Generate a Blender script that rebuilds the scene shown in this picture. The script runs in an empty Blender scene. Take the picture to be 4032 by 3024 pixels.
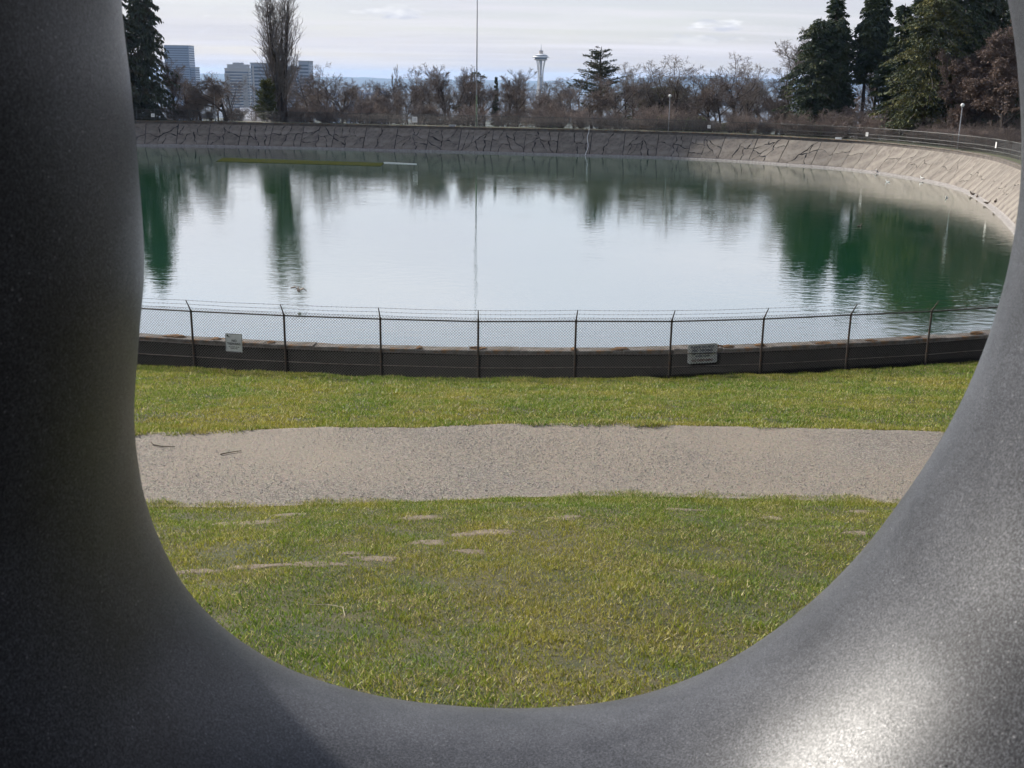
import bpy, bmesh, math, random
import numpy as np
from mathutils import Vector, Matrix

# ------------------------------------------------------------------ camera
SC = bpy.context.scene
COL = SC.collection
F = 4250.0
PITCH = math.radians(15.82)
ROLL = math.radians(0.9)
cd = bpy.data.cameras.new('camera')
cam = bpy.data.objects.new('camera', cd)
COL.objects.link(cam)
cam.location = (0, 0, 0)
cam.matrix_world = Matrix.Rotation(math.pi / 2 - PITCH, 4, 'X') @ Matrix.Rotation(ROLL, 4, 'Z')
cd.sensor_fit = 'HORIZONTAL'
cd.sensor_width = 36.0
cd.lens = 36.0 * F / 4032.0
cd.clip_start = 0.05
cd.clip_end = 120000
cd.dof.use_dof = True
cd.dof.focus_distance = 60.0
cd.dof.aperture_fstop = 16.0
SC.camera = cam

# ------------------------------------------------------------------ light
SUN_EL = math.radians(28.5)
SUN_AZ = math.radians(-50.0)          # to the left of the view direction (+Y)
sun_vec = Vector((math.sin(SUN_AZ) * math.cos(SUN_EL), math.cos(SUN_AZ) * math.cos(SUN_EL), math.sin(SUN_EL)))
sd = bpy.data.lights.new('sun', 'SUN')
sd.energy = 5.0
sd.angle = math.radians(3.0)
sd.color = (1.0, 0.95, 0.87)
sun = bpy.data.objects.new('sun', sd)
COL.objects.link(sun)
sun.rotation_euler = (-sun_vec).to_track_quat('-Z', 'Y').to_euler()

W = bpy.data.worlds.new('World')
SC.world = W
W.use_nodes = True
nt = W.node_tree
nt.nodes.clear()
N = nt.nodes.new
LK = nt.links.new
out = N('ShaderNodeOutputWorld')
bg = N('ShaderNodeBackground')
bg.inputs['Strength'].default_value = 0.1
sky = N('ShaderNodeTexSky')
sky.sky_type = 'NISHITA'
sky.sun_disc = False
sky.sun_elevation = SUN_EL
sky.sun_rotation = SUN_AZ
sky.altitude = 130
sky.air_density = 1.0
sky.dust_density = 0.6
tc = N('ShaderNodeTexCoord')
sep = N('ShaderNodeSeparateXYZ')
LK(tc.outputs['Generated'], sep.inputs[0])


def wmath(op, a, b=None, clamp=False):
    n = N('ShaderNodeMath')
    n.operation = op
    n.use_clamp = clamp
    for i, v in enumerate((a, b)):
        if v is None:
            continue
        if isinstance(v, (int, float)):
            n.inputs[i].default_value = v
        else:
            LK(v, n.inputs[i])
    return n.outputs[0]


zc = wmath('MAXIMUM', sep.outputs[2], 0.0)
zz = wmath('ADD', zc, 0.07)
comb = N('ShaderNodeCombineXYZ')
LK(wmath('DIVIDE', sep.outputs[0], zz), comb.inputs[0])
LK(wmath('DIVIDE', sep.outputs[1], zz), comb.inputs[1])


def wnoise(vec, scale, detail, rough, sx=1, sy=1, off=(0, 0, 0), dist=0.0):
    m = N('ShaderNodeMapping')
    m.inputs['Scale'].default_value = (sx, sy, 1)
    m.inputs['Location'].default_value = off
    LK(vec, m.inputs[0])
    n = N('ShaderNodeTexNoise')
    n.inputs['Scale'].default_value = scale
    n.inputs['Detail'].default_value = detail
    n.inputs['Roughness'].default_value = rough
    n.inputs['Distortion'].default_value = dist
    LK(m.outputs[0], n.inputs['Vector'])
    return n.outputs['Fac']


def wramp(fac, stops):
    r = N('ShaderNodeValToRGB')
    els = r.color_ramp.elements
    while len(els) > 1:
        els.remove(els[-1])
    els[0].position, els[0].color = stops[0][0], stops[0][1]
    for p, c in stops[1:]:
        e = els.new(p)
        e.color = c
    LK(fac, r.inputs[0])
    return r.outputs[0]


def g(v):
    return (v, v, v, 1)


veil = wramp(wnoise(comb.outputs[0], 0.42, 7, 0.55, 0.8, 1.2, (3.1, 7.7, 0)), [(0.30, g(0.62)), (0.62, g(0.92))])
streak = wramp(wnoise(comb.outputs[0], 0.55, 9, 0.6, 0.35, 1.5, (11.3, 2.2, 0), 0.4), [(0.47, g(0.0)), (0.68, g(1.0))])


def wmix(fac, a, b, typ='MIX'):
    n = N('ShaderNodeMix')
    n.data_type = 'RGBA'
    n.blend_type = typ
    n.clamp_factor = True
    for sock, v in ((n.inputs[0], fac), (n.inputs[6], a), (n.inputs[7], b)):
        if isinstance(v, (tuple, float)):
            sock.default_value = v
        else:
            LK(v, sock)
    return n.outputs[2]


clear = wramp(sep.outputs[2], [(0.24, g(1.0)), (0.40, g(0.60)), (0.62, g(0.20))])     # the veil thins towards the zenith
veil = wmath('MULTIPLY', veil, clear)
streak = wmath('MULTIPLY', streak, clear)
c1 = wmix(veil, sky.outputs[0], (5.25, 5.22, 5.85, 1))
c2 = wmix(streak, c1, (6.6, 6.45, 6.85, 1))
# small cumulus low over the horizon, all round the sky
cyl = N('ShaderNodeCombineXYZ')
LK(wmath('ARCTAN2', sep.outputs[0], sep.outputs[1]), cyl.inputs[0])
LK(sep.outputs[2], cyl.inputs[1])
puff = wnoise(cyl.outputs[0], 11.0, 6, 0.55, 1.0, 4.2, (5.148, 0.07, 0))
band = wmath('SUBTRACT', 1.0, wmath('MULTIPLY', wmath('ABSOLUTE', wmath('SUBTRACT', sep.outputs[2], 0.046)), 60.0), True)
pf = wmath('MULTIPLY', wramp(puff, [(0.585, g(0)), (0.635, g(1))]), band)
shade = wramp(wnoise(cyl.outputs[0], 30.0, 3, 0.5, 1.0, 3.0), [(0.42, (5.0, 5.2, 6.0, 1)), (0.58, (8.3, 8.3, 8.4, 1))])
c3 = wmix(pf, c2, shade)
lift = wramp(sep.outputs[2], [(0.05, g(0.825)), (0.22, g(1.0))])
c4 = wmix(1.0, c3, lift, 'MULTIPLY')
LK(c4, bg.inputs['Color'])
LK(bg.outputs[0], out.inputs['Surface'])

SC.view_settings.view_transform = 'Standard'
SC.view_settings.look = 'None'
SC.view_settings.gamma = 1.0
SC.view_settings.exposure = 0.7
SC.view_settings.use_curve_mapping = False
SC.render.engine = 'CYCLES'
SC.cycles.max_bounces = 4
SC.cycles.use_light_tree = False
SC.cycles.use_adaptive_sampling = True
SC.cycles.adaptive_threshold = 0.03
SC.cycles.diffuse_bounces = 2
SC.cycles.glossy_bounces = 2
SC.cycles.transparent_max_bounces = 6
SC.cycles.volume_bounces = 0
SC.cycles.caustics_reflective = False
SC.cycles.caustics_refractive = False

# ------------------------------------------------------------------ helpers
cp_, sp_ = math.cos(PITCH), math.sin(PITCH)
cr_, sr_ = math.cos(ROLL), math.sin(ROLL)


def ray(x, y):
    u = (x - 2016) / F
    v = -(y - 1512) / F
    u2 = u * cr_ - v * sr_
    v2 = u * sr_ + v * cr_
    return np.array([u2, cp_ + v2 * sp_, -sp_ + v2 * cp_])


def at_z(x, y, z):
    d = ray(x, y)
    return d * (z / d[2])


def at_y(x, y, Y):
    d = ray(x, y)
    return d * (Y / d[1])


def proj(V):
    V = np.asarray(V, float)
    X, Y, Z = V[..., 0], V[..., 1], V[..., 2]
    dep = Y * cp_ - Z * sp_
    u2 = X / dep
    v2 = (Y * sp_ + Z * cp_) / dep
    return np.stack([2016 + (u2 * cr_ + v2 * sr_) * F, 1512 - (-u2 * sr_ + v2 * cr_) * F], -1)


def tag(o, label, cat=None, group=None, kind=None):
    o['label'] = label
    if cat:
        o['category'] = cat
    if group:
        o['group'] = group
    if kind:
        o['kind'] = kind
    return o


def empty(name, loc=(0, 0, 0), rz=0.0):
    o = bpy.data.objects.new(name, None)
    COL.objects.link(o)
    o.location = loc
    o.rotation_euler = (0, 0, rz)
    o.empty_display_size = 0.2
    return o


def link(name, me, parent=None, loc=None, rot=None, scale=None):
    o = bpy.data.objects.new(name, me)
    COL.objects.link(o)
    if parent:
        o.parent = parent
    if loc is not None:
        o.location = loc
    if rot is not None:
        o.rotation_euler = rot
    if scale is not None:
        o.scale = scale
    return o


def mesh_np(name, V, Fc, mat=None, smooth=False):
    """V (n,3); Fc (m,k) int array of equal-sized faces, or list of lists"""
    me = bpy.data.meshes.new(name)
    V = np.asarray(V, np.float32)
    if isinstance(Fc, np.ndarray):
        k = Fc.shape[1]
        me.vertices.add(len(V))
        me.vertices.foreach_set('co', V.ravel())
        me.loops.add(Fc.size)
        me.loops.foreach_set('vertex_index', Fc.astype(np.int32).ravel())
        me.polygons.add(len(Fc))
        me.polygons.foreach_set('loop_start', np.arange(0, Fc.size, k, dtype=np.int32))
        me.polygons.foreach_set('loop_total', np.full(len(Fc), k, np.int32))
        me.update(calc_edges=True)
    else:
        me.from_pydata([tuple(map(float, v)) for v in V], [], [list(map(int, f)) for f in Fc])
        me.update()
    if smooth:
        me.polygons.foreach_set('use_smooth', np.ones(len(me.polygons), bool))
    if mat:
        me.materials.append(mat)
    return me


class MB:
    def __init__(s):
        s.v = []
        s.f = []

    def add(s, V, Fc):
        b = len(s.v)
        s.v.extend([tuple(map(float, p)) for p in V])
        s.f.extend([[i + b for i in f] for f in Fc])

    def box(s, c, size, rz=0.0, taper=1.0):
        x, y, z = [q / 2 for q in size]
        ca, sa = math.cos(rz), math.sin(rz)
        V = []
        for k, dz in enumerate((-z, z)):
            t = 1.0 if k == 0 else taper
            for dx, dy in ((-x, -y), (x, -y), (x, y), (-x, y)):
                dx, dy = dx * t, dy * t
                V.append((c[0] + dx * ca - dy * sa, c[1] + dx * sa + dy * ca, c[2] + dz))
        s.add(V, [(3, 2, 1, 0), (4, 5, 6, 7), (0, 1, 5, 4), (1, 2, 6, 5), (2, 3, 7, 6), (3, 0, 4, 7)])

    def tube(s, pts, rad, n=8, caps=True):
        pts = [Vector(p) for p in pts]
        if not isinstance(rad, (list, tuple, np.ndarray)):
            rad = [rad] * len(pts)
        V, Fc = [], []
        ref = Vector((0, 0, 1))
        for i, p in enumerate(pts):
            d = (pts[min(i + 1, len(pts) - 1)] - pts[max(i - 1, 0)]).normalized()
            if abs(d.dot(ref)) > 0.95:
                ref = Vector((1, 0, 0))
            a = d.cross(ref).normalized()
            b = d.cross(a).normalized()
            for k in range(n):
                t = 2 * math.pi * k / n
                V.append(p + (a * math.cos(t) + b * math.sin(t)) * rad[i])
        for i in range(len(pts) - 1):
            for k in range(n):
                Fc.append((i * n + k, i * n + (k + 1) % n, (i + 1) * n + (k + 1) % n, (i + 1) * n + k))
        if caps:
            Fc.append(tuple(range(n)))
            Fc.append(tuple(range((len(pts) - 1) * n, len(pts) * n)))
        s.add(V, Fc)

    def lathe(s, prof, n=24, c=(0, 0, 0)):
        V, Fc = [], []
        for r, z in prof:
            for k in range(n):
                t = 2 * math.pi * k / n
                V.append((c[0] + r * math.cos(t), c[1] + r * math.sin(t), c[2] + z))
        for i in range(len(prof) - 1):
            for k in range(n):
                Fc.append((i * n + k, i * n + (k + 1) % n, (i + 1) * n + (k + 1) % n, (i + 1) * n + k))
        Fc.append(tuple(range(n)))
        Fc.append(tuple(range((len(prof) - 1) * n, len(prof) * n)))
        s.add(V, Fc)

    def mesh(s, name, mat=None, smooth=False):
        me = mesh_np(name, s.v, s.f, mat, smooth)
        bm = bmesh.new()
        bm.from_mesh(me)
        bmesh.ops.recalc_face_normals(bm, faces=bm.faces)
        bm.to_mesh(me)
        bm.free()
        return me

    def build(s, name, mat, parent=None, smooth=False, **kw):
        return link(name, s.mesh(name, mat, smooth), parent, **kw)


def mat(name, base, rough=0.8, c2=None, scale=4.0, detail=6, lo=0.4, hi=0.6, c3=None, scale3=1.0, lo3=0.5, hi3=0.65,
        bump=None, metal=0.0, spec=0.5, rand=0.0, stretch=None, coords='Object', transl=None):
    m = bpy.data.materials.new(name)
    m.use_nodes = True
    t = m.node_tree
    b = t.nodes['Principled BSDF']
    b.inputs['Roughness'].default_value = rough
    b.inputs['Metallic'].default_value = metal
    b.inputs['Specular IOR Level'].default_value = spec
    b.inputs['Base Color'].default_value = (*base, 1)
    col = None
    co = t.nodes.new('ShaderNodeTexCoord').outputs[coords]
    if stretch:
        mp = t.nodes.new('ShaderNodeMapping')
        mp.inputs['Scale'].default_value = stretch
        t.links.new(co, mp.inputs[0])
        co = mp.outputs[0]

    def noise(sc, det):
        n = t.nodes.new('ShaderNodeTexNoise')
        n.inputs['Scale'].default_value = sc
        n.inputs['Detail'].default_value = det
        n.inputs['Roughness'].default_value = 0.6
        t.links.new(co, n.inputs['Vector'])
        return n.outputs['Fac']

    def mixc(fac, a, c, l, h):
        mr = t.nodes.new('ShaderNodeMapRange')
        mr.inputs['From Min'].default_value = l
        mr.inputs['From Max'].default_value = h
        t.links.new(fac, mr.inputs['Value'])
        x = t.nodes.new('ShaderNodeMix')
        x.data_type = 'RGBA'
        t.links.new(mr.outputs[0], x.inputs[0])
        if isinstance(a, tuple):
            x.inputs[6].default_value = (*a, 1)
        else:
            t.links.new(a, x.inputs[6])
        x.inputs[7].default_value = (*c, 1)
        return x.outputs[2]

    if c2:
        col = mixc(noise(scale, detail), tuple(base), c2, lo, hi)
    if c3:
        col = mixc(noise(scale3, 5), col if col is not None else tuple(base), c3, lo3, hi3)
    if rand:
        oi = t.nodes.new('ShaderNodeObjectInfo')
        hsv = t.nodes.new('ShaderNodeHueSaturation')
        mr = t.nodes.new('ShaderNodeMapRange')
        mr.inputs['To Min'].default_value = 1 - rand
        mr.inputs['To Max'].default_value = 1 + rand
        t.links.new(oi.outputs['Random'], mr.inputs['Value'])
        t.links.new(mr.outputs[0], hsv.inputs['Value'])
        if col is not None:
            t.links.new(col, hsv.inputs['Color'])
        else:
            hsv.inputs['Color'].default_value = (*base, 1)
        col = hsv.outputs[0]
    if col is not None:
        t.links.new(col, b.inputs['Base Color'])
    if bump:
        bn = t.nodes.new('ShaderNodeBump')
        bn.inputs['Strength'].default_value = bump[1]
        bn.inputs['Distance'].default_value = bump[2] if len(bump) > 2 else 0.02
        t.links.new(noise(bump[0], 5), bn.inputs['Height'])
        t.links.new(bn.outputs[0], b.inputs['Normal'])
    if transl:
        tr = t.nodes.new('ShaderNodeBsdfTranslucent')
        mx = t.nodes.new('ShaderNodeMixShader')
        mx.inputs[0].default_value = transl
        if col is not None:
            t.links.new(col, tr.inputs[0])
        else:
            tr.inputs[0].default_value = (*base, 1)
        o = t.nodes['Material Output']
        t.links.new(b.outputs[0], mx.inputs[1])
        t.links.new(tr.outputs[0], mx.inputs[2])
        t.links.new(mx.outputs[0], o.inputs[0])
    return m


M = {}
M['granite'] = None
M['soil'] = mat('soil', (0.10, 0.075, 0.05), 0.95, (0.20, 0.155, 0.11), 7, lo=0.35, hi=0.7, bump=(30, 0.6))
M['lawn'] = mat('lawn_thatch', (0.045, 0.044, 0.013), 0.95, (0.075, 0.062, 0.024), 6, c3=(0.035, 0.044, 0.011), scale3=0.8, bump=(40, 0.8))
M['ground'] = mat('ground_cover', (0.10, 0.09, 0.05), 0.95, (0.06, 0.07, 0.025), 0.3, c3=(0.05, 0.06, 0.03), scale3=0.02)
M['tar'] = mat('tar_sealant', (0.010, 0.009, 0.010), 0.9)
M['concrete'] = mat('weathered_concrete', (0.175, 0.150, 0.125), 0.9, (0.12, 0.101, 0.086), 1.6, c3=(0.215, 0.19, 0.158), scale3=0.5, rand=0.09, bump=(9, 0.35))
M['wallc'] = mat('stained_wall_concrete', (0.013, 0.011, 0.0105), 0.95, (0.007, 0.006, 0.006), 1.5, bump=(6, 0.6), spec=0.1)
M['innerwall'] = mat('inner_wall_concrete', (0.13, 0.11, 0.10), 0.95, (0.08, 0.068, 0.06), 1.2, bump=(6, 0.5))
M['coping'] = mat('coping_concrete', (0.16, 0.14, 0.12), 0.95, (0.08, 0.065, 0.05), 3.0, c3=(0.16, 0.075, 0.02), scale3=1.3, lo3=0.56, hi3=0.64, rand=0.15, bump=(12, 0.8))
M['ledge'] = mat('ledge_concrete', (0.26, 0.24, 0.225), 0.85, (0.17, 0.155, 0.14), 3.0, bump=(14, 0.4))
M['under'] = mat('algae_concrete', (0.16, 0.12, 0.05), 0.9, (0.10, 0.085, 0.03), 0.7)
M['moss'] = mat('dead_moss', (0.20, 0.085, 0.02), 0.95, (0.09, 0.05, 0.015), 18, bump=(40, 1.0))
M['galv'] = mat('galvanised_wire', (0.03, 0.028, 0.027), 0.6, metal=0.0)
M['rail'] = mat('weathered_rail', (0.15, 0.135, 0.12), 0.5, (0.09, 0.06, 0.045), 6, metal=0.4)
M['post'] = mat('rusty_post', (0.06, 0.045, 0.038), 0.65, (0.15, 0.06, 0.025), 7, lo=0.52, hi=0.66, metal=0.2)
M['farfence'] = mat('far_fence_steel', (0.085, 0.085, 0.08), 0.6)
M['signplate'] = mat('sign_plate', (0.80, 0.80, 0.82), 0.6, (0.70, 0.70, 0.72), 8)
M['signwhite'] = mat('small_sign_white', (0.75, 0.74, 0.70), 0.6)
M['black'] = mat('black_print', (0.01, 0.01, 0.012), 0.6)
M['blue'] = mat('blue_print', (0.012, 0.03, 0.11), 0.6)
M['red'] = mat('red_print', (0.16, 0.015, 0.025), 0.6)
M['bark'] = mat('bark', (0.075, 0.058, 0.048), 0.95, (0.045, 0.035, 0.03), 6, stretch=(1, 1, 0.2))
M['twig'] = mat('twigs', (0.155, 0.122, 0.106), 0.95, (0.108, 0.085, 0.076), 0.6, rand=0.2)
M['twigred'] = mat('reddish_twigs', (0.178, 0.136, 0.114), 0.95, (0.115, 0.09, 0.08), 0.6, rand=0.4)
M['twigpale'] = mat('pale_twigs', (0.20, 0.17, 0.15), 0.95, (0.14, 0.12, 0.105), 0.6, rand=0.15)
M['beech'] = mat('dry_leaves', (0.14, 0.098, 0.078), 0.9, (0.10, 0.072, 0.06), 0.5, transl=0.25)
M['needle'] = mat('conifer_needles', (0.042, 0.060, 0.024), 0.85, (0.022, 0.038, 0.019), 0.45, c3=(0.085, 0.092, 0.026), scale3=0.22, lo3=0.5, hi3=0.68, transl=0.12)
M['grove'] = mat('added_grove_needles', (0.028, 0.038, 0.016), 0.9, (0.018, 0.028, 0.013), 0.6)  # extra dark needles for the added grove, dimming the ring reflections
M['needleold'] = mat('dull_needles', (0.042, 0.054, 0.030), 0.85, (0.085, 0.06, 0.038), 0.4, lo=0.5, hi=0.7, transl=0.15)
M['needlegold'] = mat('yellowish_cedar', (0.070, 0.078, 0.022), 0.85, (0.036, 0.052, 0.022), 0.3, c3=(0.13, 0.118, 0.026), scale3=0.35, lo3=0.5, hi3=0.62, transl=0.15)
M['bushgreen'] = mat('evergreen_leaves', (0.07, 0.10, 0.028), 0.6, (0.12, 0.13, 0.05), 0.9, transl=0.15)
M['whitepaint'] = mat('white_paint', (0.72, 0.72, 0.70), 0.5)
M['greypaint'] = mat('grey_paint', (0.30, 0.31, 0.33), 0.6)
M['polegreen'] = mat('green_pole_paint', (0.13, 0.17, 0.10), 0.5)
M['polegrey'] = mat('pole_grey', (0.16, 0.16, 0.17), 0.5)
M['globe'] = mat('frosted_globe', (0.80, 0.80, 0.76), 0.3)
M['twrwhite'] = mat('tower_white', (0.62, 0.61, 0.60), 0.6)
M['twrgrey'] = mat('tower_mid_grey', (0.34, 0.34, 0.37), 0.6)  # flat mid grey for core, halo fins and counterweight
M['twrtan'] = mat('tower_tan', (0.50, 0.42, 0.34), 0.6)
M['twrdark'] = mat('tower_dark', (0.10, 0.10, 0.12), 0.6)
M['bldgblue'] = mat('glass_wall', (0.20, 0.26, 0.38), 0.35)
M['bldgpale'] = mat('pale_wall', (0.42, 0.43, 0.46), 0.7)
M['bldggrey'] = mat('grey_wall', (0.32, 0.37, 0.47), 0.7)
M['window'] = mat('window_glass', (0.13, 0.17, 0.24), 0.25)
M['roofw'] = mat('pale_roof', (0.6, 0.6, 0.62), 0.7)
M['roofd'] = mat('dark_roof', (0.09, 0.085, 0.09), 0.85)
M['hill'] = mat('far_hill', (0.045, 0.06, 0.05), 1.0, (0.065, 0.075, 0.06), 0.0015)
M['paving'] = mat('terrace_paving', (0.045, 0.044, 0.043), 0.95, (0.035, 0.035, 0.035), 3)
M['duck'] = mat('duck_plumage', (0.075, 0.055, 0.04), 0.8, (0.16, 0.12, 0.09), 6)
M['gull'] = mat('gull_plumage', (0.78, 0.77, 0.74), 0.8)
M['twigdead'] = mat('dead_stick', (0.11, 0.085, 0.06), 0.9)
M['straw'] = mat('dry_stem', (0.42, 0.36, 0.24), 0.9)
M['slab'] = mat('lit_ledge_slab', (0.042, 0.046, 0.016), 1.0, (0.03, 0.034, 0.012), 1.5, spec=0.0)  # yellow green base carries the sunlight on the submerged ledge

# ------------------------------------------------------------------ outline of the reservoir
ctrl = np.array([(-2, 34.2), (6, 34.8), (14, 36.7), (20, 39.2), (26, 43.2), (31.5, 50), (36.5, 62), (41.5, 77), (47, 92), (52, 107),
                 (56.3, 122), (59.6, 137), (60.0, 149), (57.9, 161), (53.6, 171.5), (46.5, 179), (39.4, 185.5), (29.2, 191), (14.2, 194.5),
                 (-1.4, 197), (-19.9, 200), (-36.9, 202.3), (-54, 203.8), (-70, 202.5), (-86, 196), (-97, 182), (-102, 160), (-100, 130),
                 (-91, 100), (-76, 72), (-55, 53), (-35, 43), (-20, 37.4), (-10, 34.9)], float)


def catmull(C, per=24):
    n = len(C)
    o = []
    for i in range(n):
        p0, p1, p2, p3 = C[i - 1], C[i], C[(i + 1) % n], C[(i + 2) % n]
        for k in range(per):
            f = k / per
            o.append(0.5 * (2 * p1 + (p2 - p0) * f + (2 * p0 - 5 * p1 + 4 * p2 - p3) * f * f + (3 * p1 - p0 - 3 * p2 + p3) * f ** 3))
    return np.array(o)


raw = catmull(ctrl)
seg = np.linalg.norm(np.roll(raw, -1, 0) - raw, axis=1)
cum = np.r_[0, np.cumsum(seg)]
PERIM = cum[-1]
rawc = np.vstack([raw, raw[:1]])


def lip(s):
    s = np.mod(s, PERIM)
    return np.stack([np.interp(s, cum, rawc[:, 0]), np.interp(s, cum, rawc[:, 1])], -1)


def lipn(s):
    a = lip(np.asarray(s) - 0.8)
    b = lip(np.asarray(s) + 0.8)
    t = b - a
    t /= np.linalg.norm(t, axis=-1, keepdims=True)
    return t, np.stack([-t[..., 1], t[..., 0]], -1)      # tangent, inward normal (curve runs anticlockwise)


Z_LIP, Z_BANK, Z_WATER = -8.5, -8.98, -12.8
SLOPE = math.radians(50)
LS = (Z_BANK - Z_WATER) / math.sin(SLOPE)


def bank(s, t, h=0.0):
    """point on the bank: s along the rim, t metres down the slope, h above it"""
    p = lip(s)
    _, n = lipn(s)
    run = 0.22 + np.asarray(t) * math.cos(SLOPE) + h * math.sin(SLOPE)
    z = Z_BANK - np.asarray(t) * math.sin(SLOPE) + h * math.cos(SLOPE)
    q = p + n * np.asarray(run)[..., None]
    return np.concatenate([q, np.broadcast_to(np.asarray(z), q.shape[:-1])[..., None]], -1)


def yF(x):
    return 33.1 + 0.0097 * (np.asarray(x) + 2) ** 2


PFx = [-6.48, -4.87, -3.31, -1.67, -0.04, 1.64, 3.3, 4.96, 6.61, 7.76, 20]
PFy = [17.65, 17.83, 18.12, 18.15, 18.47, 18.64, 18.53, 18.48, 18.43, 18.41, 18.6]
PNx = [-20, -5.19, -4.0, -2.7, -1.37, -0.01, 1.37, 2.76, 4.13, 5.49, 9, 20]
PNy = [13.9, 14.4, 14.42, 14.59, 14.74, 14.98, 15.09, 15.09, 15.06, 14.99, 14.95, 15]


def yPf(x):
    return np.interp(x, PFx, PFy)


def yPn(x):
    return np.interp(x, PNx, PNy)


def lawn_z(x, y):
    x = np.asarray(x, float)
    y = np.asarray(y, float)
    ys = [np.full_like(x, 2.3), np.full_like(x, 6.0), yPn(x), yPf(x), yF(np.clip(x, -25, 25))]
    zs = [-2.95, -3.82, -6.0, -6.0, -9.22]
    z = np.full_like(x, zs[0])
    for i in range(4):
        f = np.clip((y - ys[i]) / (ys[i + 1] - ys[i]), 0, 1)
        if i in (1, 3):
            f = f + 0.10 * np.sin(2 * math.pi * f) / (2 * math.pi) * (1 if i == 1 else -1)
        z = z + (zs[i + 1] - zs[i]) * f
    off = np.minimum(np.abs(y - yPn(x)), np.abs(y - yPf(x)))
    inside = (y > yPn(x)) & (y < yPf(x))
    und = 0.035 * np.sin(1.3 * x + 0.7 * y) * np.sin(0.9 * y - 0.5 * x) + 0.02 * np.sin(3.1 * x + 1.3) * np.sin(2.7 * y)
    z = z - 0.38 * np.clip((y - yF(np.clip(x, -25, 25)) - 0.06) / 0.25, 0, 1)
    return z + np.where(inside, 0.15, np.clip(off, 0, 1)) * und


# ------------------------------------------------------------------ ground, lawn, path
def grid_mesh(name, X, Y, Z, m, smooth=True):
    r, c = X.shape
    V = np.stack([X, Y, Z], -1).reshape(-1, 3)
    i = np.arange(r * c).reshape(r, c)
    Fc = np.stack([i[:-1, :-1], i[:-1, 1:], i[1:, 1:], i[1:, :-1]], -1).reshape(-1, 4)
    return mesh_np(name, V, Fc, m, smooth)


# outer ground: radial sheet from the rim out to beyond the far shore
SS = np.linspace(0, PERIM, 361)
ctr = np.array([-20.0, 115.0])
dist = np.r_[0.15, 0.8, 2, 4, 7, 11, 16, 22, 30, 40, 55, 75, 100, 150, 220, 320, 460, 650, 900, 1300, 1800, 2400, 3000, 3400, 4200, 8000, 20000]
LP = lip(SS)
_, LN = lipn(SS)
dirs = LP - ctr
dirs /= np.linalg.norm(dirs, axis=1, keepdims=True)
GX, GY, GZ = [], [], []
for d in dist:
    mixn = min(1.0, d / 12.0)
    dv = (1 - mixn) * (-LN) + mixn * dirs
    p = LP + dv * d
    GX.append(p[:, 0])
    GY.append(p[:, 1])
    far = np.interp(d, [0, 6, 25, 130, 450, 1200, 2400, 3400, 4200, 20000], [-8.55, -8.55, -10.0, -17.5, -48, -95, -122, -137, -150, -150])
    near = lawn_z(np.clip(p[:, 0], -24, 24), p[:, 1]) - 1.6
    near = np.where(p[:, 1] < 2.3, -4.8, near)
    wgt = np.clip((p[:, 1] - 60) / 50, 0, 1)
    wgt = wgt * wgt * (3 - 2 * wgt)
    nz = np.where(d > 400, far, near)
    GZ.append(far * wgt + nz * (1 - wgt))
GX, GY, GZ = map(np.array, (GX, GY, GZ))


def far_ground_z(x, y):
    # height of the outer ground near a point beyond the far rim
    p = np.array([x, y])
    i = np.argmin(np.linalg.norm(LP - p, axis=1))
    d = np.linalg.norm(LP[i] - p)
    return float(np.interp(d, [0, 6, 25, 130, 450, 1200, 2400, 3400], [-8.55, -8.55, -10.0, -17.5, -48, -95, -122, -137]))


tag(link('ground', grid_mesh('ground', GX, GY, GZ, M['ground'])), 'park ground falling away beyond the reservoir', kind='structure')

xs = np.arange(-24, 24.01, 0.3)
qs = np.linspace(0, 1, 190)
LX = np.repeat(xs[None], len(qs), 0)
y0, y1 = 2.3, yF(xs) + 0.83
LY = y0 + (y1 - y0)[None] * qs[:, None]
LZ = lawn_z(LX, LY)
tag(link('lawn', grid_mesh('lawn', LX, LY, LZ, M['lawn'])), 'grassy slope running down to the reservoir fence', kind='structure')

# gravel path
pm = bpy.data.materials.new('gravel')
pm.use_nodes = True
t = pm.node_tree
b = t.nodes['Principled BSDF']
b.inputs['Roughness'].default_value = 0.95
co = t.nodes.new('ShaderNodeTexCoord').outputs['Object']


def nz(t, co, scale, detail=4, rough=0.6):
    n = t.nodes.new('ShaderNodeTexNoise')
    n.inputs['Scale'].default_value = scale
    n.inputs['Detail'].default_value = detail
    n.inputs['Roughness'].default_value = rough
    t.links.new(co, n.inputs['Vector'])
    return n.outputs['Fac']


def ramp(t, fac, stops):
    r = t.nodes.new('ShaderNodeValToRGB')
    els = r.color_ramp.elements
    while len(els) > 1:
        els.remove(els[-1])
    els[0].position, els[0].color = stops[0][0], (*stops[0][1], 1)
    for p, c in stops[1:]:
        e = els.new(p)
        e.color = (*c, 1)
    t.links.new(fac, r.inputs[0])
    return r.outputs[0]


def mixn(t, fac, a, b_, typ='MIX'):
    x = t.nodes.new('ShaderNodeMix')
    x.data_type = 'RGBA'
    x.blend_type = typ
    for sock, v in ((x.inputs[0], fac), (x.inputs[6], a), (x.inputs[7], b_)):
        if isinstance(v, tuple):
            sock.default_value = (*v, 1)
        elif isinstance(v, (float, int)):
            sock.default_value = v
        else:
            t.links.new(v, sock)
    return x.outputs[2]


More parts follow.
